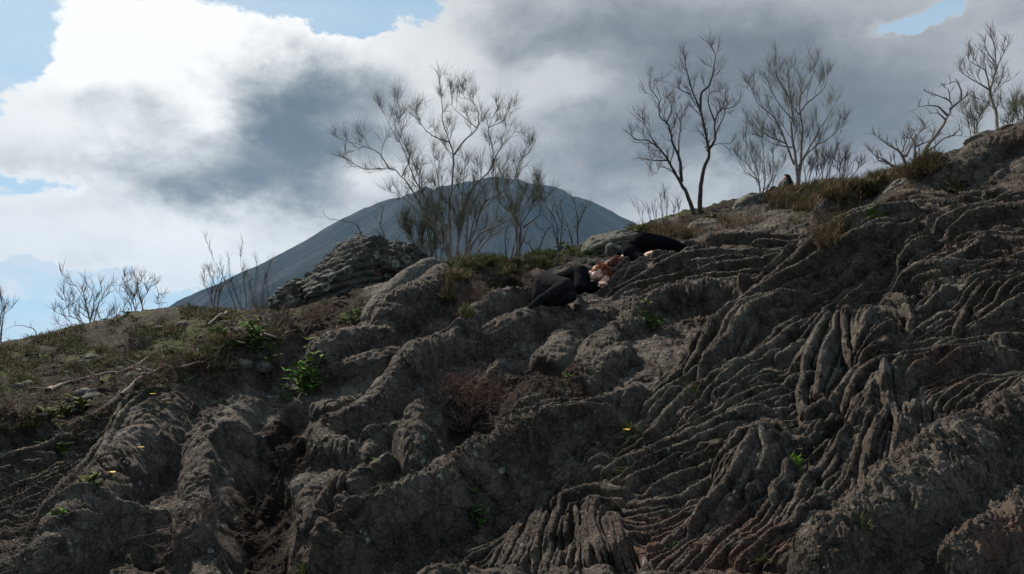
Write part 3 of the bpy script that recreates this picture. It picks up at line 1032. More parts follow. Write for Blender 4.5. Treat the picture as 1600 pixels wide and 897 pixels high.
# ---------------------------------------------------------------- far country and the cone
mat_far, nt, bs = new_mat("far_ground")
co = coord(nt)
s3 = nt.new('ShaderNodeSeparateXYZ'); nt.l.new(co, s3.inputs[0])
CPT = pt(772, 283, 2900.0)
dx3 = nt.m('SUBTRACT', s3.outputs[0], CPT.x); dy3 = nt.m('SUBTRACT', s3.outputs[1], CPT.y)
cv = nt.new('ShaderNodeCombineXYZ'); nt.l.new(nt.m('MULTIPLY', nt.m('ARCTAN2', dx3, dy3), 26.0), cv.inputs[0])
nt.l.new(nt.m('MULTIPLY', nt.m('SQRT', nt.m('ADD', nt.m('MULTIPLY', dx3, dx3), nt.m('MULTIPLY', dy3, dy3))), .0022), cv.inputs[1])
streak = nt.ss(nt.noise(cv.outputs[0], 1.0, 7, .65, .3), .42, .62)
a = nt.ss(nt.noise(co, 0.006, 8, 0.65), 0.4, 0.62)
c_ = nt.mix(a, (0.012, 0.015, 0.011, 1), (0.034, 0.030, 0.026, 1))
c_ = nt.mix(nt.ss(nt.noise(nt.scale(co, 1, 1, .3), 0.03, 6, 0.7), 0.5, 0.7, 0, .7), c_, (0.022, 0.032, 0.014, 1))
c_ = nt.mix(nt.m('MULTIPLY', streak, .7), c_, (0.070, 0.066, 0.058, 1))
nt.l.new(c_, bs.inputs['Base Color'])
bs.inputs['Roughness'].default_value = 1.0
bs.inputs['Specular IOR Level'].default_value = 0.0
nt.l.new(nt.bump(nt.noise(co, 0.05, 8, 0.7), 1.0, 10.0), bs.inputs['Normal'])

HAZE_R = 6500.0
CONE_Y = 2900.0
thf = np.linspace(-math.pi, math.pi, 721)[:-1]
rf = np.r_[0.01, 20, 45, np.exp(np.linspace(math.log(60), math.log(HAZE_R - 150), 330))]
TF, RF = np.meshgrid(thf, rf)
XF, YF = RF * np.sin(TF), RF * np.cos(TF)
ZF = -10.5 - 170 * sstep(30, 1800, RF) - 0 * RF
cpt = pt(772, 283, CONE_Y)
cx_, cy_ = cpt.x, cpt.y
# profile of the cone, measured on the photo: offset px from the summit -> height px above the horizon
SIL = [(230,500),(290,470),(360,436),(440,395),(500,360),(560,328),(620,308),(680,297),(735,286),(772,283),(810,284),(850,292),(900,311),(950,332),(985,350),(1040,378),(1120,425),(1250,500)]
_t = np.array([(raydir(*p)[0] - raydir(772, 283)[0], raydir(*p)[2]) for p in SIL])      # outline as tangents
rl = np.r_[np.linspace(-0.75, 0.75, 61)]                                                 # signed radius / CONE_Y
tgt = np.interp(rl, _t[:, 0], _t[:, 1])
tgt = np.where(rl < _t[0, 0], _t[0, 1] + (rl - _t[0, 0]) * 0.62, tgt)
tgt = np.where(rl > _t[-1, 0], _t[-1, 1] - (rl - _t[-1, 0]) * 0.62, tgt)
prof = tgt.copy()


def cone_h(u, v, prof):
    r_ = np.hypot(u, v)
    sd = np.where(r_ > 1e-6, u / np.maximum(r_, 1e-6), 0)
    w = sstep(-0.8, 0.8, sd)
    return np.interp(-r_, rl, prof) * (1 - w) + np.interp(r_, rl, prof) * w


_vv = np.linspace(-0.45, 0.3, 90)
for _ in range(14):
    VV, AZ = np.meshgrid(_vv, rl)
    tanx = AZ + raydir(772, 283)[0]
    uu = tanx * (1 + VV) - raydir(772, 283)[0]
    el_ = (cone_h(uu, VV, prof) / (1 + VV)).max(1)
    prof = prof - 0.7 * (el_ - tgt)
u_ = (XF - cx_) / CONE_Y; v_ = (YF - cy_) / CONE_Y
rad = np.hypot(u_, v_) * FPX
hc = cone_h(u_, v_, prof) * CONE_Y
Pf = np.stack([XF, YF, ZF * 0], -1)
n_ = fbm3(Pf / 1000.0, 3.0, 5, 0.5, 401)
# ravines running down the cone
ang = np.arctan2(u_, v_)
rav = vnoise(ang * 16, rad * 0.004 + ang * 0, seed=12) * 9 + vnoise(ang * 45, rad * 0.01, seed=15) * 4
ZF = np.maximum(ZF, CAMZ + hc + rav * sstep(30, 160, rad) * (rad < 900)) + n_ * 16 * sstep(200, 900, RF)
nf_r, nf_c = RF.shape
idf = np.arange(nf_r * nf_c).reshape(nf_r, nf_c); nxf = np.roll(idf, -1, 1)
qf = np.stack([idf[:-1], nxf[:-1], nxf[1:], idf[1:]], -1).reshape(-1, 4)[:, ::-1]
far = mesh_obj("far_hills", np.stack([XF, YF, ZF], -1).reshape(-1, 3), qf, mat_far)
tag(far, kind='structure')

# ---------------------------------------------------------------- haze
mh = bpy.data.materials.new("haze"); mh.use_nodes = True; mh.node_tree.nodes.clear()
nt = NT(mh.node_tree)
o_ = nt.new('ShaderNodeOutputMaterial'); v_ = nt.new('ShaderNodeVolumePrincipled')
v_.inputs['Color'].default_value = (0.38, 0.64, 0.98, 1)
v_.inputs['Density'].default_value = 0.000052
v_.inputs['Anisotropy'].default_value = 0.25
nt.l.new(v_.outputs[0], o_.inputs['Volume'])
zb, zt_ = float(min(ZF.min(), P3f[:, 2].min())) - 1, float(ZF.max()) + 12
hv = [(x, y, z) for z in (zb, zt_) for x, y in ((-HAZE_R, -HAZE_R), (HAZE_R, -HAZE_R), (HAZE_R, HAZE_R), (-HAZE_R, HAZE_R))]
hz = mesh_obj("haze", hv, [(3, 2, 1, 0), (4, 5, 6, 7), (0, 1, 5, 4), (1, 2, 6, 5), (2, 3, 7, 6), (3, 0, 4, 7)], mh, smooth=False)
tag(hz, kind='stuff')
# ---------------------------------------------------------------- plant materials
def simple_mat(name, c1, c2, scale=20.0, rough=0.8, bumpd=0.004, spec=0.12, var=None):
    m, nt, bs = new_mat(name)
    co = coord(nt)
    f = nt.ss(nt.noise(co, scale, 5, 0.6), 0.3, 0.7)
    c = nt.mix(f, (*c1, 1), (*c2, 1))
    if var:
        c = nt.mix(nt.ss(nt.noise(co, var[0], 2, 0.5), 0.4, 0.65), c, (*var[1], 1))
    nt.l.new(c, bs.inputs['Base Color'])
    bs.inputs['Roughness'].default_value = rough
    bs.inputs['Specular IOR Level'].default_value = spec
    if bumpd:
        nt.l.new(nt.bump(nt.noise(co, scale * 4, 5, 0.6), 0.6, bumpd), bs.inputs['Normal'])
    return m


M_bark = simple_mat("grey_bark", (0.060, 0.048, 0.040), (0.150, 0.125, 0.105), 14)
M_barkd = simple_mat("dark_bark", (0.035, 0.026, 0.022), (0.085, 0.065, 0.055), 14)
M_barkp = simple_mat("pale_bark", (0.13, 0.10, 0.085), (0.24, 0.20, 0.17), 14)
M_twig = simple_mat("broom_twig", (0.060, 0.062, 0.032), (0.125, 0.120, 0.070), 3, bumpd=0)
M_twigb = simple_mat("bare_twig", (0.060, 0.045, 0.038), (0.13, 0.10, 0.085), 3, bumpd=0)
M_twigr = simple_mat("dry_scrub_twig", (0.085, 0.042, 0.032), (0.16, 0.095, 0.070), 3, bumpd=0)
M_leaf = simple_mat("green_leaf", (0.045, 0.095, 0.018), (0.115, 0.19, 0.040), 9, 0.75, 0, .03, var=(4, (0.10, 0.14, 0.03)))
M_leafb = simple_mat("bright_leaf", (0.07, 0.15, 0.020), (0.13, 0.23, 0.04), 9, 0.75, 0, .03)
M_leafd = simple_mat("dark_leaf", (0.030, 0.062, 0.016), (0.070, 0.12, 0.030), 9, 0.75, 0, .03)
M_leafo = simple_mat("olive_leaf", (0.065, 0.078, 0.020), (0.13, 0.14, 0.042), 9, 0.75, 0, .03)
M_grass = simple_mat("dry_grass", (0.15, 0.105, 0.055), (0.27, 0.20, 0.115), 5, 0.8, 0, var=(2.0, (0.12, 0.13, 0.04)))
M_grassb = simple_mat("brown_grass", (0.115, 0.062, 0.036), (0.21, 0.13, 0.075), 5, 0.8, 0, var=(1.3, (0.13, 0.085, 0.05)))
M_yel = simple_mat("yellow_petal", (0.60, 0.36, 0.02), (0.75, 0.50, 0.03), 30, 0.6, 0)
M_root = simple_mat("dead_wood", (0.11, 0.085, 0.065), (0.24, 0.19, 0.15), 18)


class Tubes:
    def __init__(self): self.v = []; self.f = []; self.n = 0

    def add(self, P, rad, sides=4):
        P = np.asarray(P, float); n = len(P)
        if n < 2: return
        rad = np.broadcast_to(np.asarray(rad, float), (n,))
        T = np.gradient(P, axis=0); T /= np.maximum(np.linalg.norm(T, axis=1, keepdims=True), 1e-9)
        up = np.array([0.31, 0.17, 0.93]) if abs(T[0][2]) < 0.9 else np.array([0.95, 0.2, 0.1])
        U = up - T * (T @ up)[:, None]; U /= np.maximum(np.linalg.norm(U, axis=1, keepdims=True), 1e-9)
        Vv = np.cross(T, U)
        a = np.arange(sides) * 2 * math.pi / sides
        ring = (U[:, None] * np.cos(a)[None, :, None] + Vv[:, None] * np.sin(a)[None, :, None]) * rad[:, None, None] + P[:, None]
        self.v.append(ring.reshape(-1, 3))
        i = np.arange((n - 1) * sides).reshape(n - 1, sides); j = np.roll(i, -1, 1)
        self.f.append(np.stack([i, j, j + sides, i + sides], -1).reshape(-1, 4) + self.n)
        c = np.arange(sides)
        self.n += n * sides

    def quads(self, V):
        """V (M,4,3) loose quads"""
        V = np.asarray(V, float); m = len(V)
        self.v.append(V.reshape(-1, 3)); self.f.append(np.arange(m * 4).reshape(m, 4) + self.n); self.n += m * 4

    def build(self, name, mat, parent=None):
        if not self.v: return None
        return mesh_obj(name, np.vstack(self.v), np.vstack(self.f), mat, parent)


def rv(rg): v = rg.normal(size=3); return v / np.linalg.norm(v)


def wander(rg, p, d, length, n, wig=0.35, up=0.15):
    P = [np.array(p, float)]; d = np.array(d, float); d /= np.linalg.norm(d)
    for _ in range(n):
        d = d + rv(rg) * wig + np.array([0, 0, up]); d /= np.linalg.norm(d)
        P.append(P[-1] + d * length / n)
    return np.array(P)


def rough_line(rg, pts3, step, wig):
    q = resample(np.array(pts3, float), step)
    o = np.cumsum(rg.normal(size=q.shape) * wig, 0)
    t = np.linspace(0, 1, len(q))[:, None]
    o = o - t * o[-1] * 0.6 - (1 - t) * o[0]
    return q + o * np.minimum(t * 4, 1)


def tree(name, label, cat, base_px, limbs, Yd, r0, rg_seed, bark, twigm, group=None, child=(2, .55), twigs=(6, .25), gap=0.16, wig=0.3, up=0.12, rt=0.003, conv=None, depthvar=0.35, spr=0.6, tw_dir=0.5, kids_from=0.25):
    """limbs: traced pixel polylines, (points, start radius factor)"""
    rg = np.random.RandomState(rg_seed)
    g, _ = hit(*base_px)
    if Yd is None: Yd = g.y
    pb = np.array(pt(base_px[0], base_px[1], Yd))
    zg = ground(pb[0], pb[1])
    gb = np.array([pb[0], pb[1], min(zg, pb[2]) - 0.03])
    root = empty(name, gb.tolist(), label, cat, group)
    tr, cr = Tubes(), Tubes()
    kpx = Yd / FPX
    for li, lm in enumerate(limbs):
        pts, rf = lm
        if conv: pts = [conv(*p) for p in pts]
        n = len(pts)
        dv = rg.uniform(-depthvar, depthvar)
        Ys = [Yd + dv * (i / max(n - 1, 1)) for i in range(n)]
        P3_ = [np.array(pt(x, y, yy)) for (x, y), yy in zip(pts, Ys)]
        if rf >= 0.8 and math.hypot(pts[0][0] - base_px[0], pts[0][1] - base_px[1]) < 22:
            P3_[0] = P3_[0].copy(); zg_ = ground(P3_[0][0], P3_[0][1])
            P3_[0][2] = min(P3_[0][2], zg_) - 0.05
        q = rough_line(rg, P3_, 0.07, 0.006)
        L = np.linalg.norm(np.diff(q, axis=0), axis=1).sum()
        t = np.linspace(0, 1, len(q))
        ra = r0 * rf * ((1 - t) ** 1.25 * 0.88 + 0.10)
        tr.add(q, ra, 6)
        # children
        s = kids_from * L
        while s < L:
            k = min(int(s / L * (len(q) - 1)), len(q) - 2)
            d = q[k + 1] - q[k]; d /= np.linalg.norm(d) + 1e-9
            s += gap * rg.uniform(0.5, 1.5)
            for lev1 in range(1):
                dd = d * 0.8 + rv(rg) * spr + np.array([0, 0, 0.25])
                ln = child[1] * rg.uniform(0.45, 1.1) * (0.6 + 0.6 * (1 - s / L))
                c1 = wander(rg, q[k], dd, ln, 7, wig, up)
                rc = max(ra[k] * 0.45, rt * 1.3)
                (tr if rc > 0.006 else cr).add(c1, np.linspace(rc, rt, len(c1)), 4)
                for _ in range(child[0]):
                    kk = rg.randint(2, 7)
                    d2 = (c1[kk] - c1[kk - 1]); d2 = d2 / (np.linalg.norm(d2) + 1e-9) + rv(rg) * spr * 0.9
                    c2 = wander(rg, c1[kk], d2, ln * rg.uniform(0.3, 0.7), 5, wig, up)
                    cr.add(c2, np.linspace(max(rc * .5, rt), rt * .7, len(c2)), 3)
                    brooms(rg, cr, c2, twigs, rt, tw_dir)
                brooms(rg, cr, c1, twigs, rt, tw_dir)
        brooms(rg, cr, q[-4:], (twigs[0] * 2, twigs[1]), rt, tw_dir)
    tr.build("trunk", bark, root)
    cr.build("crown", twigm, root)
    return root


def brooms(rg, T, c, tw, rt, keep):
    for _ in range(tw[0]):
        k = rg.randint(max(len(c) - 3, 1), len(c))
        d = c[k] - c[k - 1]; d = d / (np.linalg.norm(d) + 1e-9) * keep + rv(rg) * 0.5 + np.array([0, 0, 0.35])
        w = wander(rg, c[k], d, tw[1] * rg.uniform(0.5, 1.2), 3, 0.12, 0.05)
        T.add(w, [rt * .62, rt * .55, rt * .45, rt * .3], 3)


def z2(X, Y): return (480 + X / 2.6375, 90 + Y / 2.6375)
def z3(X, Y): return (950 + X / 2.99, 50 + Y / 2.99)
def z4(X, Y): return (1300 + X / 2.99, 30 + Y / 2.99)
def z5(X, Y): return (X / 3.556, 370 + Y / 3.556)


tree("broom_tree", "tall many-stemmed broom tree with green-grey twig tufts on the crest before the cone", "tree", (715, 402), [
 ([(590,790),(590,650),(600,520),(605,400),(590,350),(560,270),(555,200),(545,120),(540,95)],1.0),
 ([(605,400),(650,340),(700,290),(705,230),(690,190),(660,170),(630,165),(650,100)],.55),
 ([(590,350),(530,330),(490,300),(460,250),(440,200)],.45),
 ([(600,800),(540,720),(490,640),(440,560),(390,490),(350,460),(290,462),(240,460),(190,430),(130,405)],.9),
 ([(540,720),(500,600),(440,500),(400,400),(370,330),(340,290),(310,230),(295,190)],.7),
 ([(340,460),(300,400),(260,370),(200,350),(130,330)],.4),
 ([(610,800),(640,640),(680,540),(740,480),(765,430),(755,330),(745,290),(780,220),(790,190)],.9),
 ([(765,430),(800,370),(850,310),(860,290)],.4),
 ([(745,290),(810,250),(830,210),(840,180)],.3),
 ([(640,800),(720,620),(790,560),(850,490),(870,430),(910,390),(940,350)],.8),
 ([(650,790),(700,740),(770,700),(830,670),(880,640),(940,600),(1010,585)],.8),
 ([(670,800),(760,740),(820,700),(850,660)],.8),
 ([(570,790),(520,700),(460,640),(400,570),(330,545)],.8),
 ([(620,800),(620,650),(560,560),(530,450),(520,380)],.85),
 ([(650,800),(660,650),(700,560),(720,470),(700,430)],.85),
 ([(600,790),(640,700),(640,560),(650,450),(640,400)],.8),
 ([(590,800),(560,680),(480,560),(470,480),(430,420)],.8),
 ([(640,800),(700,650),(760,600),(790,500),(820,430)],.8),
 ([(700,290),(600,200),(610,150),(600,110)],.3),
 ([(390,490),(420,420),(400,330),(380,250),(370,170)],.35),
], 12.3, 0.030, 1, M_barkp, M_twig, child=(4, .42), twigs=(7, .24), gap=0.145, conv=z2, rt=0.0023, up=.07, wig=.36)
tree("broom_bush", "dense olive broom bush behind the left stems of the tall broom tree", "bush", z2(560,790), [
 ([(540,790),(500,720),(450,690),(400,650)],1),([(550,790),(520,700),(480,640)],1),([(530,790),(470,740),(400,720)],1),([(545,790),(560,700),(540,620)],1),
 ([(520,790),(440,770),(400,700)],.8)], 13.2, 0.015, 2, M_bark, M_twig, child=(3, .4), twigs=(7, .26), gap=0.10, conv=z2, rt=0.0036)
tree("broom_bush", "dense olive broom bush behind the right side of the tall broom tree", "bush", z2(870,800), [
 ([(870,800),(880,720),(860,650),(820,560),(800,490)],1),([(870,790),(890,700),(930,620),(930,540)],1),([(870,760),(860,660),(880,560),(870,520)],.8),
 ([(860,650),(800,600),(780,500)],.6),([(890,700),(960,640),(960,520)],.6)], 13.4, 0.024, 3, M_bark, M_twig, child=(3, .42), twigs=(7, .26), gap=0.13, conv=z2, rt=0.0036, kids_from=0.45)
tree("bare_tree", "bare leafless tree leaning left, left one of the pair with dark trunks", "tree", z3(405,835), [
 ([(405,840),(370,760),(330,690),(280,600),(230,540),(180,505),(120,500),(70,460)],1),
 ([(345,700),(330,600),(300,540),(280,440),(240,400),(230,330),(190,260),(200,230)],.7),
 ([(330,600),(335,500),(340,430),(310,380)],.4),([(280,600),(210,600),(150,590)],.4),([(230,540),(180,450),(160,400)],.35),([(270,430),(300,360),(280,320)],.3),
 ([(250,600),(230,660),(190,675)],.2)],
 13.2, 0.048, 4, M_barkd, M_twigb, child=(4, .52), twigs=(3, .17), gap=0.11, conv=z3, wig=0.48, rt=0.0030, kids_from=0.35)
tree("bare_tree", "bare leafless upright tree forking high, right one of the pair with dark trunks", "tree", z3(430,835), [
 ([(430,840),(430,750),(440,640),(465,570),(455,520),(435,420),(425,370),(385,280),(360,180),(345,100)],1),
 ([(465,555),(500,500),(500,420),(520,370),(580,350),(620,320)],.6),
 ([(430,370),(440,280),(470,250),(490,190),(500,120),(490,70),(465,40)],.6),
 ([(385,290),(340,270),(305,250)],.3),([(500,420),(470,330),(480,280),(540,290)],.4),([(500,480),(540,400),(560,320)],.35),([(455,540),(520,520),(570,530)],.25)],
 13.3, 0.050, 5, M_barkd, M_twigb, child=(4, .48), twigs=(3, .17), gap=0.11, conv=z3, wig=0.48, rt=0.0030, kids_from=0.42)
tree("broom_tree", "airy round broom tree with reddish trunk beside the distant seated person", "tree", z3(890,738), [
 ([(890,740),(880,640),(860,540),(850,450),(860,360),(830,280),(780,200),(770,140)],1),
 ([(885,700),(900,600),(910,480),(895,380),(900,300),(950,220),(970,130)],.9),
 ([(870,620),(830,520),(780,400),(700,330),(655,240)],.6),([(905,600),(960,520),(1000,450),(1050,360),(1080,310)],.6),
 ([(880,640),(940,560),(1030,500),(1110,420)],.5),([(860,360),(850,250),(830,140)],.4),([(895,380),(930,330),(1010,260),(1030,170)],.5),([(830,520),(740,480),(660,430)],.45),
 ([(860,540),(770,520),(700,480)],.4),([(870,420),(780,300),(740,200)],.35)],
 15.0, 0.045, 6, M_barkp, M_twig, child=(4, .55), twigs=(5, .28), gap=0.13, conv=z3, rt=0.0026, kids_from=0.3)
tree("broom_bush", "grey-green feathery bush left of the airy round broom tree", "bush", z3(715,770), [
 ([(715,770),(690,690),(640,610),(615,580)],1),([(715,770),(700,660),(660,560),(640,480)],1),([(720,770),(730,650),(720,540),(700,480)],1),
 ([(720,770),(760,680),(770,580),(770,490)],1),([(720,750),(790,660),(830,600)],.7),([(700,690),(640,650),(600,560)],.6)],
 14.6, 0.018, 7, M_bark, M_twig, child=(3, .42), twigs=(5, .26), gap=0.13, conv=z3, rt=0.0026)
for k, (bx, by, lms, lab) in enumerate([
 (930, 725, [[(930,725),(950,640),(990,580),(1000,520)],[(930,725),(920,640),(960,600)],[(935,720),(1000,660),(1010,600)]], "thin grey bush just right of the airy round broom tree"),
 (1000, 712, [[(1000,712),(1040,640),(1060,570),(1070,540)],[(1000,710),(1000,620),(1040,590)],[(1005,710),(1070,660),(1120,600)]], "spiky grey bush midway between the broom tree and the dead shrub"),
 (1090, 705, [[(1090,705),(1110,650),(1150,600)],[(1090,705),(1080,650),(1100,600)],[(1090,700),(1140,670),(1190,620)]], "low grey bush left of the dark green plant on the right crest"),
]):
    tree("grey_bush", lab, "bush", z3(bx, by), [(l, 1) for l in lms], 14.0, 0.014, 20 + k, M_barkp, M_twigb, child=(3, .40), twigs=(4, .2), gap=0.12, conv=z3, rt=0.0036)
tree("dead_tree", "dead leaning grey tree with crooked limbs on the right crest", "tree", z4(405,668), [
 ([(405,672),(440,600),(490,530),(530,470),(550,430),(550,380),(490,350),(430,330)],1),([(550,420),(600,380),(640,350),(655,330)],.45),
 ([(600,380),(600,330),(580,290),(550,300),(500,310)],.4),([(540,450),(500,410),(440,405),(390,420)],.4),([(530,470),(490,440),(455,445)],.35),
 ([(420,640),(500,570),(560,540),(650,545)],.45),([(560,545),(610,500),(600,480)],.25),([(550,390),(540,330),(520,320)],.25)],
 10.9, 0.045, 8, M_barkp, M_twigb, child=(1, .22), twigs=(1, .12), gap=0.16, conv=z4, wig=0.45, rt=0.004, depthvar=0.2, spr=0.8, kids_from=0.4)
tree("dead_shrub", "low dead shrub with crooked bare limbs left of the leaning dead tree", "shrub", z4(345,685), [
 ([(350,690),(330,630),(270,590),(200,540)],1),([(340,690),(260,670),(200,640),(180,620)],.9),([(385,670),(385,560),(430,500),(400,450)],.9),
 ([(345,640),(400,540),(450,500)],.7),([(300,690),(220,660),(190,680)],.6),([(330,620),(350,560),(360,500)],.5),([(380,600),(470,560),(480,500)],.5)],
 11.1, 0.032, 9, M_barkp, M_twigb, child=(2, .24), twigs=(2, .12), gap=0.12, conv=z4, wig=0.45, rt=0.004, depthvar=0.25)
tree("bare_tree", "slender bare tree standing on the highest rock at the right", "tree", z4(768,505), [
 ([(768,505),(765,430),(740,370),(735,320),(760,250),(760,130),(740,70)],1),([(735,330),(680,300),(620,260),(580,230)],.5),
 ([(740,350),(710,240),(640,190),(635,160)],.5),([(760,260),(800,170),(830,120)],.5),([(765,430),(720,390),(660,360)],.4),([(760,340),(785,310)],.3),([(760,200),(720,150),(710,120)],.4),([(765,280),(820,240)],.3)],
 9.9, 0.026, 10, M_barkp, M_twigb, child=(3, .30), twigs=(3, .14), gap=0.10, conv=z4, wig=0.35, rt=0.0028, up=.2, depthvar=0.3)
for k, (bx, lab) in enumerate([(660, "thin broom bush left of the slender bare tree"), (840, "thin broom bush right of the slender bare tree"), (893, "thin broom bush cut by the right edge of the view")]):
    tree("thin_bush", lab, "bush", z4(bx, 500), [([(bx,520 - k * 10),(bx - 30,450),(bx - 50,400 - k * 15)],1),([(bx,520 - k * 10),(bx + 5,440),(bx + 10,390 - k * 15)],1),([(bx,520 - k * 10),(bx + 30,450),(bx + 60,410 - k * 15)],1)],
         11.2, 0.010, 30 + k, M_barkp, M_twig, child=(3, .28), twigs=(5, .2), gap=0.09, conv=z4, rt=0.0026)
# left hillside
tree("bare_bush", "wide bare thorny bush leaning left on the left hillside", "bush", z5(510,505), [
 ([(515,505),(490,420),(460,330),(400,250),(370,220)],1),([(515,500),(440,460),(350,430),(290,400)],.8),([(510,490),(540,400),(570,320),(600,280)],.8),
 ([(500,470),(520,380),(520,250)],.7),([(480,500),(400,490),(330,500)],.6),([(490,420),(430,380),(360,340)],.5),([(505,460),(420,400),(340,300)],.5)],
 19.8, 0.028, 11, M_barkp, M_twigb, child=(3, .6), twigs=(3, .26), gap=0.22, conv=z5, rt=0.0055, wig=.3)
tree("bare_bush", "small bare bush in front and right of the wide thorny bush", "bush", z5(585,570), [
 ([(585,570),(570,480),(540,430)],1),([(590,570),(600,480),(650,440),(700,400)],.9),([(585,570),(590,470),(610,400)],.8),([(580,560),(630,500),(660,460)],.6)],
 18.2, 0.022, 12, M_bark, M_twigb, child=(3, .45), twigs=(3, .24), gap=0.2, conv=z5, rt=0.005)
tree("bare_bush", "bare bush with clinging brown leaves on the left skyline", "bush", z5(790,438), [
 ([(810,442),(790,370),(820,310),(860,240)],1),([(790,380),(720,330),(660,290),(690,210)],.8),([(745,440),(730,380),(690,340),(650,300)],.8),([(790,370),(760,300),(780,230)],.7),([(820,310),(800,260),(740,220)],.5),([(860,260),(885,320),(895,380)],.3)],
 20.0, 0.026, 13, M_barkp, M_twigr, child=(3, .5), twigs=(4, .22), gap=0.2, conv=z5, rt=0.0055)
tree("bare_bush", "bare bush cut by the left edge of the view", "bush", z5(8,565), [
 ([(8,570),(10,480),(30,380),(10,340)],1),([(5,560),(20,450),(50,390)],.8),([(0,560),(-30,450),(-20,360)],.8)],
 19, 0.022, 14, M_barkp, M_twigb, child=(3, .5), twigs=(3, .24), gap=0.2, conv=z5, rt=0.005)
tree("arching_branch", "thin dead branches arching over the skyline at far left", "branch", z5(200,580), [
 ([(205,580),(200,530),(170,505),(110,488),(50,500),(0,560)],.9),([(150,590),(100,570),(40,585),(0,590)],.6),([(60,575),(30,560),(0,575)],.5)],
 18.6, 0.016, 15, M_barkp, M_twigb, child=(1, .2), twigs=(1, .15), gap=0.5, conv=z5, rt=0.004, depthvar=.1)
tree("bare_bush", "small spindly bush in front of the foot of the cone", "bush", z5(1200,378), [
 ([(1200,380),(1160,300),(1120,220)],1),([(1200,380),(1220,320),(1210,240),(1180,180)],1),([(1190,370),(1200,280),(1160,200)],.8)],
 17.5, 0.018, 16, M_barkp, M_twigb, child=(3, .45), twigs=(3, .2), gap=0.2, conv=z5, rt=0.0045)
tree("dry_stalks", "long thin dry stalks leaning left beside the lichened outcrop", "plant", z5(1320,370), [
 ([(1320,380),(1240,230),(1180,120),(1140,0)],1),([(1330,380),(1290,260),(1265,110)],.7),([(1370,390),(1345,200),(1332,70)],.7),([(1420,400),(1380,260),(1350,180)],.8),([(1400,400),(1420,240),(1425,110)],.6),
 ([(1460,400),(1450,280),(1500,140)],.7),([(1350,390),(1300,300),(1240,250)],.8),([(1480,400),(1490,330),(1480,230)],.8),([(1440,400),(1400,300),(1380,240)],.8)],
 14.6, 0.010, 17, M_twigb, M_twigb, child=(1, .35), twigs=(2, .18), gap=0.16, conv=z5, rt=0.003, up=.25, wig=.2, depthvar=.6)
tree("dead_branch", "long crooked dead branch reaching left above the lichened outcrop", "branch", z2(275,748), [
 ([(275,765),(210,710),(150,680),(80,665),(62,640)],1),([(225,718),(190,730),(180,700)],.5),([(320,760),(300,690),(270,650)],.7),([(318,760),(290,720),(265,705)],.6),([(300,690),(310,620),(290,600)],.4)],
 11.9, 0.024, 18, M_bark, M_twigb, child=(0, .12), twigs=(1, .08), gap=0.3, conv=z2, rt=0.004, depthvar=.1)
tree("dead_branch", "forked dead branch lying between the outcrop and the pointed slab", "branch", z2(325,800), [
 ([(325,805),(360,760),(420,705)],1),([(440,790),(470,780),(530,760)],.8),([(325,805),(330,770),(320,750)],.5)],
 11.3, 0.018, 19, M_bark, M_twigb, child=(0, .12), twigs=(1, .08), gap=0.4, conv=z2, rt=0.004, depthvar=.1)
for k, (b, lm, lab) in enumerate([
 ((874, 374), [[(874,376),(868,350),(855,325),(850,300)],[(874,376),(880,345),(876,320),(885,305)],[(874,376),(862,350),(845,335)]], "thin bare bush on the crest left of the forked sapling"),
 ((903, 374), [[(903,376),(903,340),(900,318),(895,305)],[(897,370),(885,345),(875,325)],[(903,350),(912,330),(918,312)]], "forked bare sapling on the crest left of the upper sleeper"),
 ((835, 393), [[(835,395),(848,370),(852,362),(832,352)],[(838,385),(826,380),(822,383)]], "small crooked dead stem right of the tall broom tree"),
 ((795, 395), [[(793,398),(790,370),(797,345)],[(797,398),(806,372),(812,350)],[(800,398),(815,380),(822,360)]], "cluster of thin bare stems right of the foot of the tall broom tree"),
]):
    tree("bare_sapling", lab, "shrub", b, [(l, 1) for l in lm], 12.3, 0.014, 40 + k, M_barkd, M_twigb, child=(2, .35), twigs=(2, .14), gap=0.18, rt=0.0034, depthvar=.2)
tree("dry_stalks", "upright brown stalks on the crest left of the paired bare trees", "plant", (1040, 350), [
 ([(1038,352),(1035,325),(1040,302)],1),([(1044,350),(1040,322),(1038,305)],1),([(1020,355),(1012,335),(1005,318)],.7),([(1010,356),(1000,340),(992,322)],.7),([(1055,350),(1052,335),(1060,318)],.6),([(1030,352),(1022,335),(1024,315)],.6),([(1060,346),(1062,330),(1056,312)],.6)],
 12.6, 0.010, 50, M_twigb, M_twigb, child=(2, .28), twigs=(2, .2), gap=0.16, rt=0.0034, up=.3, wig=.2, depthvar=.4)
# ---------------------------------------------------------------- leafy plants, tufts, scrub
def leaf_quads(rg, p, d, L, Wd, bend=0.5, n=3):
    """a pointed, drooping leaf: n quads along its midrib"""
    d = np.array(d, float); d /= np.linalg.norm(d)
    sd = np.cross(d, [0, 0, 1.0]) + rv(rg) * 0.35; sd /= np.linalg.norm(sd) + 1e-9
    out = []; P = np.array(p, float); w0 = Wd * 0.25
    for i in range(n):
        t = (i + 1) / n
        w1_ = Wd * (0.5 * math.sin(math.pi * min(t * 0.8 + 0.12, 1)) + 0.02)
        Pn = P + d * L / n
        out.append([P - sd * w0, P + sd * w0, Pn + sd * w1_, Pn - sd * w1_])
        P = Pn; w0 = w1_; d = d + np.array([0, 0, -bend / n]); d /= np.linalg.norm(d)
    return out


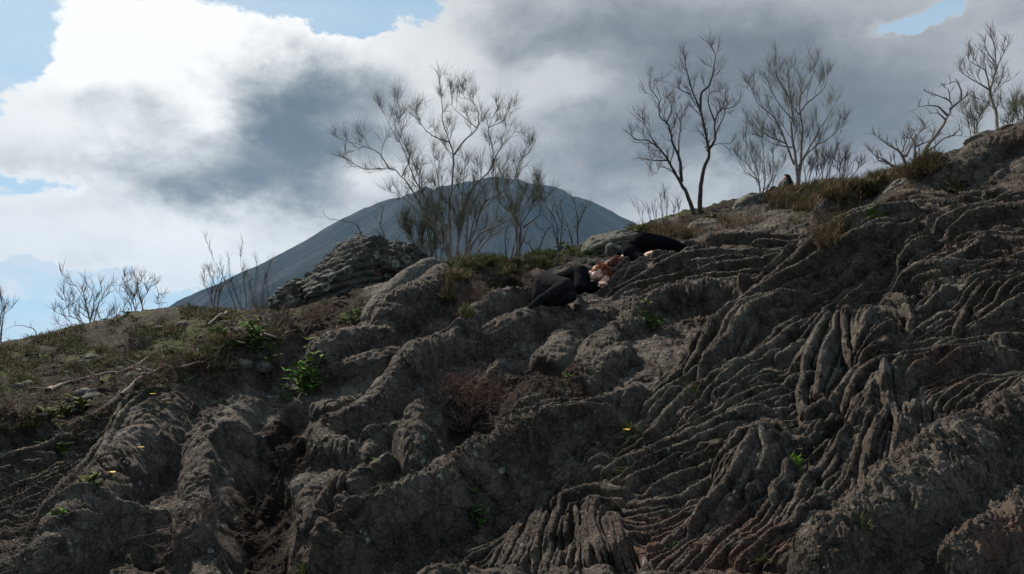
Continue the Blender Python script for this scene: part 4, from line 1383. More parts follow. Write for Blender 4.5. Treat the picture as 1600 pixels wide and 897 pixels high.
def leafy(name, label, cat, px, py, wpx, hpx, seed, mat, leafL=0.07, leafW=0.022, n=70, group=None, stem=M_twigb):
    rg = np.random.RandomState(seed)
    g, nn = hit(px, py)
    s = g.y / FPX
    root = empty(name, tuple(g), label, cat, group)
    Lq, St = Tubes(), Tubes()
    Wm, Hm = wpx * s, hpx * s
    q = []
    ns = max(4, n // 9)
    for _ in range(ns):
        b = np.array([g.x + np.clip(rg.normal(),-1.6,1.6) * Wm * 0.22, g.y + np.clip(rg.normal(),-1.6,1.6) * Wm * 0.18, 0]); b[2] = ground(b[0], b[1]) - 0.01
        d = np.array([rg.normal() * 0.55 * Wm / max(Hm, .05), rg.normal() * 0.5, 1.1])
        c = wander(rg, b, d, Hm * rg.uniform(0.45, 1.0), 5, 0.12, 0.05)
        St.add(np.vstack([[g.x, g.y, g.z - .03], c]), np.r_[.004, np.linspace(0.004, 0.002, 6)], 3)
        for _ in range(9):
            k = rg.randint(1, 6); a = rg.uniform(0, 2 * math.pi)
            dd = np.array([math.cos(a), math.sin(a), rg.uniform(0.1, 1.1)])
            q += leaf_quads(rg, c[k], dd, leafL * rg.uniform(.6, 1.3), leafW, rg.uniform(.3, 1.0))
    Lq.quads(q)
    St.build("stem", stem, root)
    Lq.build("foliage", mat, root)
    return root


def tuft(name, label, cat, px, py, wpx, hpx, seed, mat, n=60, bl=0.006, group=None):
    rg = np.random.RandomState(seed)
    g, nn = hit(px, py); s = g.y / FPX
    T = Tubes(); q = []
    for _ in range(n):
        b = np.array([g.x + np.clip(rg.normal(),-1.6,1.6) * wpx * s * 0.16, g.y + np.clip(rg.normal(),-1.6,1.6) * wpx * s * 0.12, 0]); b[2] = ground(b[0], b[1]) - 0.01
        d = np.array([rg.normal() * 0.5 * wpx / hpx, rg.normal() * 0.45, 1.0])
        q += leaf_quads(rg, b, d, hpx * s * rg.uniform(.5, 1.1), bl, rg.uniform(0.2, 1.0), 4)
    T.quads(q)
    o = mesh_obj(name, np.vstack(T.v), np.vstack(T.f), mat, loc=tuple(g))
    return tag(o, label, cat, group)


def scrub(name, label, cat, px, py, wpx, hpx, seed, mat, n=60, rt=0.0022, lean=0.0, group=None, flat=0.4, kids=3):
    rg = np.random.RandomState(seed)
    g, nn = hit(px, py); s = g.y / FPX
    T = Tubes()
    for _ in range(n):
        x = g.x + np.clip(rg.normal(),-1.6,1.6) * wpx * s * 0.28; y = g.y + np.clip(rg.normal(),-1.6,1.6) * wpx * s * 0.18
        b = np.array([x, y, ground(x, y) - 0.01])
        d = np.array([rg.normal() * 0.7 + lean, rg.normal() * 0.5, rg.uniform(flat, 1.2)])
        L = hpx * s * rg.uniform(.45, 1.15)
        c = wander(rg, b, d, L, 6, 0.32, 0.02)
        T.add(c, np.linspace(rt * 1.4, rt * .7, 7), 3)
        for _ in range(kids):
            k = rg.randint(1, 6)
            c2 = wander(rg, c[k], rv(rg) + np.array([0, 0, .5]), L * rg.uniform(.2, .5), 4, 0.35, 0.03)
            T.add(c2, np.linspace(rt, rt * .5, 5), 3)
    o = mesh_obj(name, np.vstack(T.v), np.vstack(T.f), mat, loc=tuple(g))
    return tag(o, label, cat, group)


LEAFY = [
 (388,530,70,52,M_leaf,.12,.036,170,"large dark green leafy plant beside dry twigs left of the lichened outcrop"),
 (480,610,50,60,M_leafb,.10,.036,210,"tall bright green leafy plant at the edge of the left whaleback"),
 (438,622,40,44,M_leaf,.06,.020,60,"smaller green plant left of the tall bright green one"),
 (118,632,60,20,M_leafo,.09,.032,120,"olive green plant mat, uppermost of those on the left slope"),
 (75,656,52,18,M_leafo,.09,.032,100,"olive green plant mat left of the grooved lava on the left slope"),
 (80,682,46,22,M_leaf,.09,.030,90,"low green plant beside the smooth round bulge at far left"),
 (102,806,34,20,M_leafb,.07,.026,60,"bright green sprig in the lower left corner"),
 (135,758,36,18,M_leafo,.07,.022,60,"yellow-green sprig over the dark hollow at lower left"),
 (1370,340,44,26,M_leafb,.10,.026,110,"bright green leafy plant on the upper right rocks"),
 (1018,512,36,28,M_leaf,.08,.024,100,"green leafy plant on the smooth tube below the rope sheet"),
 (1008,466,18,14,M_leaf,.05,.016,40,"tiny green sprout at the lower edge of the rope sheet"),
 (1292,536,22,26,M_leafb,.08,.020,60,"bright green sprout in a crack right of the diagonal ropes"),
 (1226,654,20,16,M_leaf,.05,.016,50,"small green sprig under the looped ropes"),
 (890,582,26,14,M_leaf,.05,.018,50,"small green sprig in the brown earth hollow"),
 (545,505,46,22,M_leaf,.08,.018,90,"green plant at the foot of the pointed slab"),
 (993,366,30,18,M_leaf,.09,.030,90,"green leafy plant on the crest above the upper sleeper"),
 (868,386,26,16,M_leaf,.08,.026,70,"green leafy plant below the thin bare bush on the crest"),
 (920,396,42,16,M_leaf,.08,.024,80,"low green plant on the bank left of the upper sleeper's head"),
 (1348,292,44,20,M_leafd,.12,.034,110,"dark green leafy plant on the right skyline"),
 (715,510,18,14,M_leaf,.05,.016,40,"small green sprig right of the knobbly central rock"),
 (1225,318,60,14,M_leafo,.06,.020,90,"yellow-green plant mat near the distant seated person"),
 (1500,292,60,20,M_leafo,.07,.022,120,"moss-green plant cushion on the upper right rock"),
 (1540,270,40,14,M_leaf,.07,.022,60,"green plant cushion right below the highest rock"),
 (195,492,22,12,M_leafd,.12,.04,40,"small round green shrub on the left skyline"),
 (305,478,26,10,M_leaf,.12,.04,40,"small green shrub before the foot of the cone"),
 (588,730,16,12,M_leafb,.04,.014,40,"tiny bright sprig between two central lava tubes"),
 (668,790,26,24,M_leafd,.05,.018,70,"dark green creeper under the central lava tubes"),
 (740,800,40,30,M_leafd,.05,.018,70,"dark green creeper in the shade above the long trunk of lava"),
 (60,560,40,12,M_leaf,.1,.035,60,"low green plant on the left slope below the skyline"),
 (270,560,44,14,M_leafd,.1,.03,70,"dark green low plant in the middle of the left slope"),
 (330,520,60,12,M_leaf,.1,.03,70,"green plant mat left of the large dark green plant"),
 (175,596,40,10,M_leafo,.08,.025,50,"yellowish plant mat above the long fallen branch"),
 (800,410,30,12,M_leaf,.08,.026,60,"green plant on the ledge right of the tall broom tree"),
 (1108,345,36,14,M_leaf,.08,.024,60,"green plant at the foot of the paired bare trees"),
]
for i, (x, y, w, h, m, l, lw, n, lab) in enumerate(LEAFY):
    leafy("leafy_plant", lab, "plant", x, y, w, h, 500 + i, m, l, lw, n)

TUFT = [
 (1242,722,26,22,M_leafb,50,"bright grass tuft on the lobed rock at lower right"),
 (1346,812,30,34,M_leafo,60,"grass tuft beside the upper edge of the lower right slab"),
 (474,890,34,24,M_leafo,50,"yellow-green grass tuft at the bottom left of centre"),
 (632,660,36,18,M_leafo,60,"grass tuft on the fork of the central lava tube"),
 (976,730,56,22,M_leafo,130,"mossy grass clump in the pocket above the lower ropes"),
 (985,668,34,22,M_leafo,70,"grass tuft in the crack left of the main ropes"),
 (1034,634,24,14,M_leafo,50,"small grass tuft on the knobbly lava beside the main ropes"),
 (1082,606,20,26,M_leafo,60,"yellow-green tuft wedged between rope and knobbly lava"),
 (730,412,70,34,M_grass,120,"tall grass tuft at the foot of the tall broom tree"),
 (690,408,40,24,M_grass,80,"short grass tuft left of the foot of the tall broom tree"),
 (430,535,60,34,M_grass,110,"straw-coloured grass tuft behind the whaleback"),
 (520,520,60,30,M_grass,110,"straw-coloured grass tuft left of the pointed slab"),
 (790,418,60,12,M_grass,90,"flattened dry grass on the ledge above the brown hollow"),
 (850,418,60,10,M_grass,80,"dry grass fringe left of the lower sleeper's shoulder"),
 (1247,402,14,16,M_leafo,30,"thin yellow-green tuft where the rope bundles meet"),
 (1190,875,26,14,M_leafo,40,"faint green tuft at the bottom right of centre"),
 (1045,880,26,14,M_leafd,40,"dark green tuft at the bottom edge"),
 (1210,876,20,12,M_leafo,30,"tiny tuft in the reddish rock at the bottom"),
]
for i, (x, y, w, h, m, n, lab) in enumerate(TUFT):
    tuft("grass_tuft", lab, "grass", x, y, w, h, 700 + i, m, n)

SCRUB = [
 (735,640,110,52,M_twigr,170,0.0022,-.3,"wide tangle of red-brown twigs over the central hollow"),
 (700,655,70,26,M_root,70,0.0020,.2,"pale tangle of dry stems hanging beside the central tube"),
 (1290,368,80,34,M_twigr,90,0.0022,-.2,"reddish dry scrub on the slope above the main ropes"),
 (1300,312,110,30,M_grassb,90,0.0026,-.1,"tall brown scrub below the grey bushes on the crest"),
 (735,486,56,48,M_twigr,80,0.0020,0,"red-brown twigs beside the central slab"),
 (290,812,70,52,M_twigb,90,0.0018,.3,"fine dry twigs over the dark gap at lower left"),
 (500,492,70,30,M_twigr,80,0.0022,0,"rusty dry scrub under the lichened outcrop"),
 (400,590,40,30,M_twigb,50,0.002,0,"wiry twigs behind the left whaleback"),
 (440,500,70,34,M_twigb,70,0.0026,-.4,"fan of dry grey stems behind the large dark green plant"),
 (1150,352,80,24,M_grassb,90,0.0024,0,"brown scrub between the paired trees and the ridge boulders"),
 (1065,368,80,30,M_grassb,120,0.0024,0,"golden-brown scrub above the upper sleeper's legs"),
 (1420,272,70,22,M_grassb,60,0.0022,0,"brown scrub at the foot of the leaning dead tree"),
 (1400,300,60,30,M_twigr,70,0.0022,0,"reddish twigs left of the upper right boulder"),
 (430,430,90,34,M_twigb,80,0.003,-.2,"grey-brown scrub behind the lichened outcrop"),
 (100,760,80,40,M_twigb,60,0.0018,0,"dead brown stems in the hollow at lower left"),
 (40,840,60,50,M_twigb,60,0.0018,0,"dark dead stems at the lower left edge"),
 (215,545,40,26,M_twigb,60,0.004,0,"low brown scrub right of the small bare bush"),
 (850,620,80,26,M_twigb,60,0.0016,0,"sparse dry twigs on the brown earth right of centre"),
 (830,500,40,20,M_twigb,30,0.0016,0,"few dry twigs below the lower sleeper's feet"),
 (760,750,80,30,M_twigb,50,0.0016,0,"dry trailing stems above the long trunk of lava"),
]
for i, (x, y, w, h, m, n, rt, ln, lab) in enumerate(SCRUB):
    scrub("dry_scrub", lab, "scrub", x, y, w, h, 800 + i, m, n, rt, ln)


# fallen wood
def log(name, label, pts, r, seed, mat=M_root, kids=3):
    rg = np.random.RandomState(seed)
    P_ = [np.array(hit(*p)[0]) + np.array([0, 0, r * 1.5]) for p in pts]
    T = Tubes(); q = rough_line(rg, P_, 0.12, 0.012)
    T.add(q, r * (np.linspace(1, .35, len(q)) + 0.12 * rg.normal(size=len(q))), 7)
    for _ in range(kids):
        k = rg.randint(1, len(q) - 1)
        c = wander(rg, q[k], rv(rg) * [1, 1, .3] + [0, 0, .3], rg.uniform(.2, .6) * r * 30, 6, .3, .02)
        T.add(c, np.linspace(r * .5, r * .2, 7), 5)
    o = mesh_obj(name, np.vstack(T.v), np.vstack(T.f), mat, loc=tuple(P_[0]))
    return tag(o, label, "branch")


log("fallen_branch", "long grey fallen branch snaking across the left slope", [(75,616),(95,600),(130,590),(170,582),(205,579),(230,562)], .035, 1, kids=4)
log("fallen_branch", "thinner fallen branch right of the long snaking one", [(212,580),(240,582),(280,578),(315,570)], .022, 2)
log("fallen_branch", "short dead stick pointing up beside the dry stalks", [(325,510),(345,497),(362,486)], .026, 3, kids=1)
log("fallen_branch", "short grey stick lying above the long snaking branch", [(180,526),(192,524),(205,525)], .03, 4, kids=1)
log("fallen_branch", "bleached stick by the straw grass left of the pointed slab", [(400,520),(430,530),(470,534),(500,524)], .016, 5)
log("fallen_branch", "bent pale stick left of the lower central hollow", [(452,680),(462,660),(470,642)], .008, 6, kids=1)
log("fallen_branch", "fallen branch running behind the grooved left lava", [(190,622),(215,600),(240,585),(262,574)], .022, 7)
log("fallen_branch", "pale crossed sticks beside the whaleback top", [(340,560),(350,545),(362,535)], .014, 8)


# yellow flowers
def flower(px, py, lab, seed, s=1.0):
    rg = np.random.RandomState(seed)
    g, _ = hit(px, py)
    root = empty("flower", tuple(g), lab, "flower")
    st = Tubes(); top = np.array(g) + [0, 0, 0.05 * s]
    st.add([np.array(g) - [0, 0, .01], np.array(g) + [.004, 0, .03 * s], top], .0015, 4); st.build("stem", M_leaf, root)
    pe = Tubes(); q = []
    for k in range(12):
        a = k * math.pi / 6
        q += leaf_quads(rg, top, [math.cos(a), math.sin(a) - .2, .35], .018 * s, .010 * s, .3, 2)
    pe.quads(q); pe.build("petals", M_yel, root)


for i, (x, y, l, s) in enumerate([(238,633,"yellow flower on the grooved lava, upper one of the left slope",1.6), (262,640,"small orange-yellow flower right of the upper yellow flower",1.1), (172,757,"yellow flower beside the dark crack at lower left",1.5),
                               (218,714,"yellow flower on the edge of the broad grooved lava at left",1.3), (979,690,"yellow flower in the mossy pocket right of centre",1.6)]):
    flower(x, y, l, 60 + i, s)

# ---------------------------------------------------------------- ground cover
rg = np.random.RandomState(77)


BARE = [(1168,328,40,26),(1222,350,80,24),(1098,356,34,16),(952,382,60,24),(1190,372,90,16),(1330,330,50,18),(1150,372,60,12)]


def scatter(polys, n, patchy=-.1):
    out = []
    P = np.array([p for q in polys for p in q], float)
    lo, hi = P.min(0), P.max(0)
    while len(out) < n:
        c = rg.rand(4000, 2) * (hi - lo) + lo
        m = np.zeros(4000, bool)
        for q in polys: m |= inpoly(c[:, 0], c[:, 1], q)
        ln_ = c[m]; nz_ = vnoise(ln_[:, 0] / 38, ln_[:, 1] / 14, seed=5) + .5 * vnoise(ln_[:, 0] / 11, ln_[:, 1] / 6, seed=6)
        for x, y in ln_[nz_ > patchy]:
            if any(((x - ex) / rx) ** 2 + ((y - ey) / ry) ** 2 < 1 for ex, ey, rx, ry in BARE): continue
            if not (-100 <= x < 1700): continue
            v = VIS[int(y / 2), min(int((x + 100) / 2), 899)]
            if v >= 0: out.append(P3f[v] + rg.normal(size=3) * [.03, .06, 0])
            if len(out) >= n: break
    return out


def blades(name, polys, n, L, Wd, mat, up=1.0, nper=3, sizevar=.5, patchy=-.1):
    q = []
    for p in scatter(polys, n, patchy):
        k = max(1.0, p[1] / 9)
        for _ in range(nper):
            d = np.array([rg.normal() * .6, rg.normal() * .5, up * rg.uniform(.3, 1.1)])
            q += leaf_quads(rg, p - [0, 0, .01], d, L * rg.uniform(1 - sizevar, 1 + sizevar), Wd * k, rg.uniform(.2, 1.1), 2)
    T = Tubes(); T.quads(q)
    return tag(mesh_obj(name, np.vstack(T.v), np.vstack(T.f), mat), kind='stuff')


LEFT = [[(-20,530),(75,518),(250,468),(420,440),(470,520),(430,540),(350,590),(250,600),(120,680),(-20,690)]]
LEFTM = [[(-20,535),(75,522),(250,472),(400,480),(420,530),(330,560),(200,560),(60,600),(-20,600)], [(60,625),(160,600),(200,610),(110,670),(40,670)]]
CREST = [[(930,380),(1000,352),(1100,330),(1245,292),(1400,262),(1490,235),(1450,275),(1340,300),(1290,345),(1260,370),(1240,330),(1150,345),(1085,372),(1000,365)],[(1240,300),(1350,280),(1340,330),(1290,390),(1240,340)]]
BANK = [[(560,425),(700,400),(900,385),(960,380),(930,400),(850,418),(700,440),(690,470),(740,500),(690,420)]]
SOILC = [[(640,640),(700,600),(880,590),(900,650),(830,700),(720,690)], [(370,760),(440,660),(480,700),(440,790),(460,890),(370,890)], [(0,760),(110,750),(110,830),(30,890),(0,890)]]
blades("green_ground_cover", LEFTM, 12000, .035, .009, M_leafo, .7, patchy=.12)
blades("dark_ground_cover", LEFT, 2600, .045, .010, M_leafd, .7, patchy=.25)
blades("dry_litter", LEFT, 5200, .10, .005, M_twigb, .25, 2)
blades("hillside_dry_grass", LEFT, 4200, .10, .004, M_grassb, 1.2, 3, patchy=.1)
blades("dry_grass", CREST, 5200, .11, .006, M_grassb, 1.4)
blades("hillside_straw", LEFTM, 2200, .09, .005, M_grass, 1.1, 3, patchy=.3)
blades("straw_grass", CREST, 2600, .12, .006, M_grass, 1.3)
blades("green_crest_cover", CREST, 800, .06, .016, M_leafo, .9)
blades("bank_grass", BANK, 2600, .10, .006, M_grass, 1.2)
blades("bank_green_cover", BANK, 1300, .06, .014, M_leafo, .9)
blades("hollow_litter", SOILC, 1800, .06, .003, M_barkd, .35, 2)
# ---------------------------------------------------------------- separate rocks
mat_rock, nt, bs = new_mat("crusted_rock")
co = coord(nt)
n1 = nt.noise(co, 7, 8, 0.65); n2 = nt.noise(co, 45, 6, 0.7)
rock = nt.mix(nt.ss(n1, 0.3, 0.7), (0.020, 0.016, 0.012, 1), (0.055, 0.045, 0.034, 1))
rock = nt.mix(nt.m('MULTIPLY', nt.ss(n2, 0.5, 0.75), 0.6), rock, (0.085, 0.074, 0.058, 1))
cow = nt.vm('ADD', co, nt.scale(nt.vm('SUBTRACT', nt.noise(co, 18, 3, 0.6, col=True), (.5, .5, .5)), 0.05))
vd = nt.voro(cow, 5.2)
ring = nt.m('MULTIPLY', nt.ss(vd, 0.20, 0.24), nt.ss(vd, 0.34, 0.38, 1, 0))
core = nt.m('MULTIPLY', nt.ss(vd, 0.20, 0.26, 1, 0), 0.35)
sel = nt.m('GREATER_THAN', nt.noise(nt.voro(cow, 5.2, out='Position'), 20, 0, 0), 0.56)
vs = nt.m('MULTIPLY', nt.ss(nt.voro(cow, 15), .22, .28, 1, 0), nt.m('GREATER_THAN', nt.noise(nt.voro(cow, 15, out='Position'), 20, 0, 0), 0.58))
li = nt.m('MAXIMUM', nt.m('MULTIPLY', nt.m('MAXIMUM', ring, core), sel), vs)
rock = nt.mix(nt.m('MULTIPLY', li, nt.ss(n2, .25, .5, .3, .9)), rock, (0.20, 0.20, 0.15, 1))
rock = nt.mix(nt.ss(nt.noise(co, 3.1, 3, .5), .66, .70, 0, .8), rock, (0.24, 0.10, 0.03, 1))
nt.l.new(rock, bs.inputs['Base Color']); bs.inputs['Roughness'].default_value = .88
nt.l.new(nt.bump(n2, .8, .012, nt.bump(n1, .6, .03)), bs.inputs['Normal'])


def sphere_grid(nu=150, nv=80):
    u = np.linspace(0, 2 * math.pi, nu, endpoint=False); v = np.linspace(0.0, math.pi, nv)
    U, V = np.meshgrid(u, v)
    P = np.stack([np.cos(U) * np.sin(V), np.sin(U) * np.sin(V), np.cos(V)], -1)
    i = np.arange(nu * nv).reshape(nv, nu); j = np.roll(i, -1, 1)
    f = np.stack([i[:-1], i[1:], j[1:], j[:-1]], -1).reshape(-1, 4)
    return P, f


def rockmesh(name, label, cen, size, axis_px=0.0, seed=1, cuts=7, lump=.28, strat=0.0, mat=None, tilt=0.0, jag=0.0, group=None, nu=150, nv=80):
    """cen world, size (x,y,z) half extents, axis_px roll about the viewing axis"""
    rg_ = np.random.RandomState(seed)
    P, f = sphere_grid(nu, nv)
    q = P * (1 + lump * fbm3(P * 1.0 + seed * 3.1, 1.6, 4, .55, seed)[..., None])
    for _ in range(cuts):
        n = rv(rg_); d = rg_.uniform(.62, .9)
        over = (q @ n) - d
        q = q - np.maximum(over, 0)[..., None] * n * .9
    q = q * np.array(size)
    if strat:
        w = q[..., 2] * 1.0 + .12 * q[..., 0] + .05 * fbm3(q, 2.5, 3, .5, seed + 3)
        s_ = np.abs(((w / .11) % 1) - .5) * 2
        q = q * (1 - strat * (s_ ** 2)[..., None] * (.5 + fbm3(q, 4, 3, .5, seed + 5)[..., None]))
    if jag: q = q - P * (jag * (1 - np.abs(fbm3(q * np.array([2.2, 1, 1]), 1.7, 4, .55, seed + 21)) * 3) ** 2)[..., None]
    q = q + P * (0.035 * fbm3(q, 7, 4, .6, seed + 9, billow=True) + .012 * fbm3(q, 28, 3, .6, seed + 11, billow=True))[..., None] * min(1, max(size) * 1.6)
    M = np.array((Matrix.Rotation(axis_px, 3, 'Y') @ Matrix.Rotation(tilt, 3, 'X')))
    q = q.reshape(-1, 3) @ M.T + np.array(cen)
    o = mesh_obj(name, q, f, mat or mat_rock, loc=tuple(cen))
    return tag(o, label, "rock", group)


rockmesh("lava_outcrop", "dark crumbly outcrop ringed with pale lichen in front of the cone", pt(552, 446, 11.6), (1.05, .60, .72), R(-24), 3, 6, .34, .10, nu=420, nv=230, jag=.035)
rockmesh("lava_outcrop", "low crumbly shoulder of rock right of the lichened outcrop", pt(632, 418, 11.5), (.42, .42, .34), R(10), 8, 6, .34, .08, jag=.04, nu=220, nv=120)
rockmesh("lava_outcrop", "low dark crumbly rock left of the lichened outcrop", pt(474, 470, 11.8), (.50, .45, .40), R(-24), 12, 6, .34, .08, jag=.05, nu=220, nv=120)


# pointed slab: a wedge with a broad lit face and a sharp overhanging tip
def slab():
    a = np.array(pt(678, 402, 9.25)); b = np.array(pt(548, 512, 8.75))
    ax = b - a; L = np.linalg.norm(ax); ax /= L
    up = np.array([-.55, .05, .83]); up -= ax * (up @ ax); up /= np.linalg.norm(up)
    sd = np.cross(ax, up)
    P, f = sphere_grid(300, 170)
    s = P * np.array([1, 1, 1.0])
    q = np.sign(s) * np.abs(s) ** .62
    x = q[..., 0]; y = q[..., 1]; z = q[..., 2]
    t = (x + 1) / 2
    wd = .20 + .30 * t; hg = .24 + .30 * t
    pts_ = a + up * .10 + ax * (t * L)[..., None] + sd * (y * wd)[..., None] + up * ((z - 1) * hg)[..., None]
    nrm_ = sd * y[..., None] + up * z[..., None]
    pts_ = pts_ + nrm_ * (.03 * fbm3(pts_, 2.5, 3, .5, 71) + .008 * fbm3(pts_, 14, 3, .6, 73, billow=True))[..., None]
    o = mesh_obj("rock_slab", pts_.reshape(-1, 3), f, mat_lava, loc=tuple(a))
    c = o.data.color_attributes.new('zone', 'FLOAT_COLOR', 'POINT')
    c.data.foreach_set('color', np.tile(np.array([0, 0, 0, 1.0], np.float32), len(o.data.vertices)))
    tag(o, "smooth pointed slab tilted up before the lichened outcrop, its broad face lit", "rock")


slab()
mat_bould = simple_mat("pale_boulder", (0.050, 0.043, 0.035), (0.12, 0.105, 0.085), 9, .88, .01, var=(14, (.15, .145, .115)))
for i, (px, py, Yd, sz, ro, lab, c) in enumerate([
 (1165, 330, 12.6, (.40, .35, .24), -.5, "grey boulder right of the paired bare trees on the ridge", 8),
 (1222, 352, 11.4, (.62, .40, .20), -.22, "long flat grey rock below the distant seated person", 6),
 (1098, 358, 11.6, (.30, .28, .17), -.2, "rounded grey rock half sunk in brown scrub below the paired trees", 7),
 (950, 384, 11.2, (.46, .36, .20), -.25, "broad rough rock just left of the upper sleeper", 7),
 (962, 392, 10.6, (.16, .15, .12), .3, "small angular rock right behind the upper sleeper's shoulders", 7),
 (938, 413, 10.2, (.17, .15, .06), 0, "pale knobbly stone between the two sleepers' heads", 5),
 (1538, 214, 9.8, (.26, .2, .085), -.3, "flat-topped rock ledge under the slender bare tree", 8),
 (1580, 206, 9.6, (.20, .2, .07), .1, "low cap of rock right of the flat-topped ledge", 8),
 (1418, 302, 9.3, (.36, .3, .20), -.3, "lichen-spotted boulder left of the dark cleft at upper right", 8),
 (808, 470, 9.2, (.16, .14, .09), -.2, "smooth knob of rock left of the lower sleeper's feet", 3),
 (1212, 303, 13.4, (.10, .10, .06), 0, "small stone on the skyline left of the distant seated person", 6),
 (300, 546, 11.5, (.22, .2, .09), -.1, "rough grey stone on the left slope right of the fallen branch", 7),
 (265, 598, 9.6, (.16, .14, .05), -.2, "rusty flat stone beside the end of the fallen branch", 6),
]):
    rockmesh("boulder", lab, pt(px, py, Yd), sz, ro, 100 + i, c, .22, .06 if sz[0] > .2 else 0, mat_bould)


# loose stones on the left slope and in the gully: copies of three shapes
_rg = np.random.RandomState(5)
protos = []
for k in range(3):
    o = rockmesh("loose_stone", "small grey loose stone among litter on the left slope", (0, 0, 0), (.075, .06, .045), 0, 300 + k, 6, .3, 0, mat_bould, nu=28, nv=16)
    o['group'] = "loose stones on the left slope"; protos.append(o)
spots = [p for p in scatter([[(0,570),(160,540),(300,500),(430,480),(470,540),(340,590),(240,600),(130,680),(60,660),(0,690)]], 36, -.6)]
for i, p in enumerate(spots):
    o = protos[i] if i < 3 else protos[i % 3].copy()
    if i >= 3: COL.objects.link(o)
    s_ = _rg.uniform(.5, 1.6)
    o.scale = (s_, s_, s_); o.rotation_euler = (_rg.uniform(-.4, .4), _rg.uniform(-.4, .4), _rg.uniform(0, 6.28))
    o.location = (p[0], p[1], ground(p[0], p[1]) + .008)
# ---------------------------------------------------------------- people
M_skin = simple_mat("skin", (0.46, 0.27, 0.20), (0.56, 0.35, 0.27), 12, .55, 0)
M_hairo = simple_mat("ginger_hair", (0.15, 0.034, 0.010), (0.28, 0.075, 0.020), 60, .5, .001)
M_hairr = simple_mat("auburn_hair", (0.07, 0.016, 0.010), (0.15, 0.036, 0.020), 60, .5, .001)
M_haird = simple_mat("dark_hair", (0.008, 0.006, 0.006), (0.022, 0.016, 0.014), 60, .5, .001)
M_black = simple_mat("black_cloth", (0.003, 0.003, 0.004), (0.008, 0.008, 0.010), 30, 1.0, .003, spec=.03)
M_legg = simple_mat("charcoal_leggings", (0.011, 0.010, 0.012), (0.020, 0.018, 0.021), 30, 1.0, .002, spec=.03)
M_tan = simple_mat("taupe_jacket", (0.075, 0.058, 0.052), (0.11, 0.088, 0.078), 30, .9, .003)
M_shoe = simple_mat("black_shoe", (0.008, 0.008, 0.008), (0.014, 0.014, 0.014), 20, .95, 0, spec=.02)


class Blob:
    """round cones and ellipsoids, fused by a voxel remesh into one continuous skin"""
    def __init__(self): self.v = []; self.f = []; self.n = 0

    def cone(self, a, b, ra, rb, sides=14, flat=None):
        a = np.array(a, float); b = np.array(b, float)
        T = b - a; L = np.linalg.norm(T); T = T / max(L, 1e-6)
        up = np.array([0, 0, 1.0]) if abs(T[2]) < .9 else np.array([1.0, 0, 0])
        U = np.cross(T, up); U /= np.linalg.norm(U); V = np.cross(T, U)
        rows = []
        for ph in np.linspace(-math.pi / 2, 0, 6): rows.append((a + T * math.sin(ph) * ra, max(math.cos(ph), .02) * ra))
        for ph in np.linspace(0, math.pi / 2, 6): rows.append((b + T * math.sin(ph) * rb, max(math.cos(ph), .02) * rb))
        an = np.arange(sides) * 2 * math.pi / sides
        base = self.n
        for c, r in rows:
            ring = c + r * (np.cos(an)[:, None] * U + np.sin(an)[:, None] * V)
            if flat is not None:
                nrm, k = np.array(flat[0], float), flat[1]
                nrm /= np.linalg.norm(nrm)
                ring = ring - ((ring - c) @ nrm)[:, None] * nrm * (1 - k)
            self.v += ring.tolist()
        m = len(rows)
        for i in range(m - 1):
            for j in range(sides):
                k = (j + 1) % sides
                self.f.append((base + i * sides + j, base + i * sides + k, base + (i + 1) * sides + k, base + (i + 1) * sides + j))
        self.f.append(tuple(base + j for j in range(sides))[::-1]); self.f.append(tuple(base + (m - 1) * sides + j for j in range(sides)))
        self.n += m * sides

    def chain(self, pts, rad, **k):
        for i in range(len(pts) - 1): self.cone(pts[i], pts[i + 1], rad[i], rad[i + 1], **k)

    def build(self, name, mat, parent, vox=.01, sm=6, folds=0.0):
        o = mesh_obj(name, np.array(self.v), self.f, mat, parent)
        r = o.modifiers.new("fuse", 'REMESH'); r.mode = 'VOXEL'; r.voxel_size = vox; r.use_smooth_shade = True
        s_ = o.modifiers.new("relax", 'SMOOTH'); s_.factor = .5; s_.iterations = sm
        if folds:
            t = bpy.data.textures.new(name + "_folds", 'CLOUDS'); t.noise_scale = .09; t.noise_depth = 2
            d = o.modifiers.new("folds", 'DISPLACE'); d.texture = t; d.strength = folds; d.mid_level = .5
        return o


def hand(bl, wrist, d, nrm, side, s=1.0, curl=.6):
    """palm with four fingers and a thumb; d points along the fingers, nrm is the back of the hand"""
    d = np.array(d, float); d /= np.linalg.norm(d); nrm = np.array(nrm, float); nrm -= d * (nrm @ d); nrm /= np.linalg.norm(nrm)
    w = np.cross(d, nrm) * side
    wr = np.array(wrist, float)
    for k in (-1, 0, 1): bl.cone(wr + w * k * .016 * s, wr + d * .075 * s + w * k * .027 * s, .016 * s, .013 * s)
    for k, ln in zip((-1.5, -.5, .5, 1.5), (.060, .074, .078, .068)):
        p = wr + d * .085 * s + w * k * .020 * s; dd = d + w * k * .06
        for j, (fr, r_) in enumerate(((.42, .0088), (.32, .0080), (.26, .0072))):
            dd = dd - nrm * curl * (.35 + .3 * j); dd /= np.linalg.norm(dd)
            q = p + dd * ln * fr * s; bl.cone(p, q, r_ * s, r_ * .92 * s, sides=8); p = q
    p = wr + d * .025 * s + w * .03 * s; dd = d * .6 + w * .8 - nrm * .2
    for r_ in (.011, .009): dd /= np.linalg.norm(dd); q = p + dd * .034 * s; bl.cone(p, q, r_ * s, r_ * .9 * s, sides=8); p = q; dd = dd + d * .5 - nrm * .2


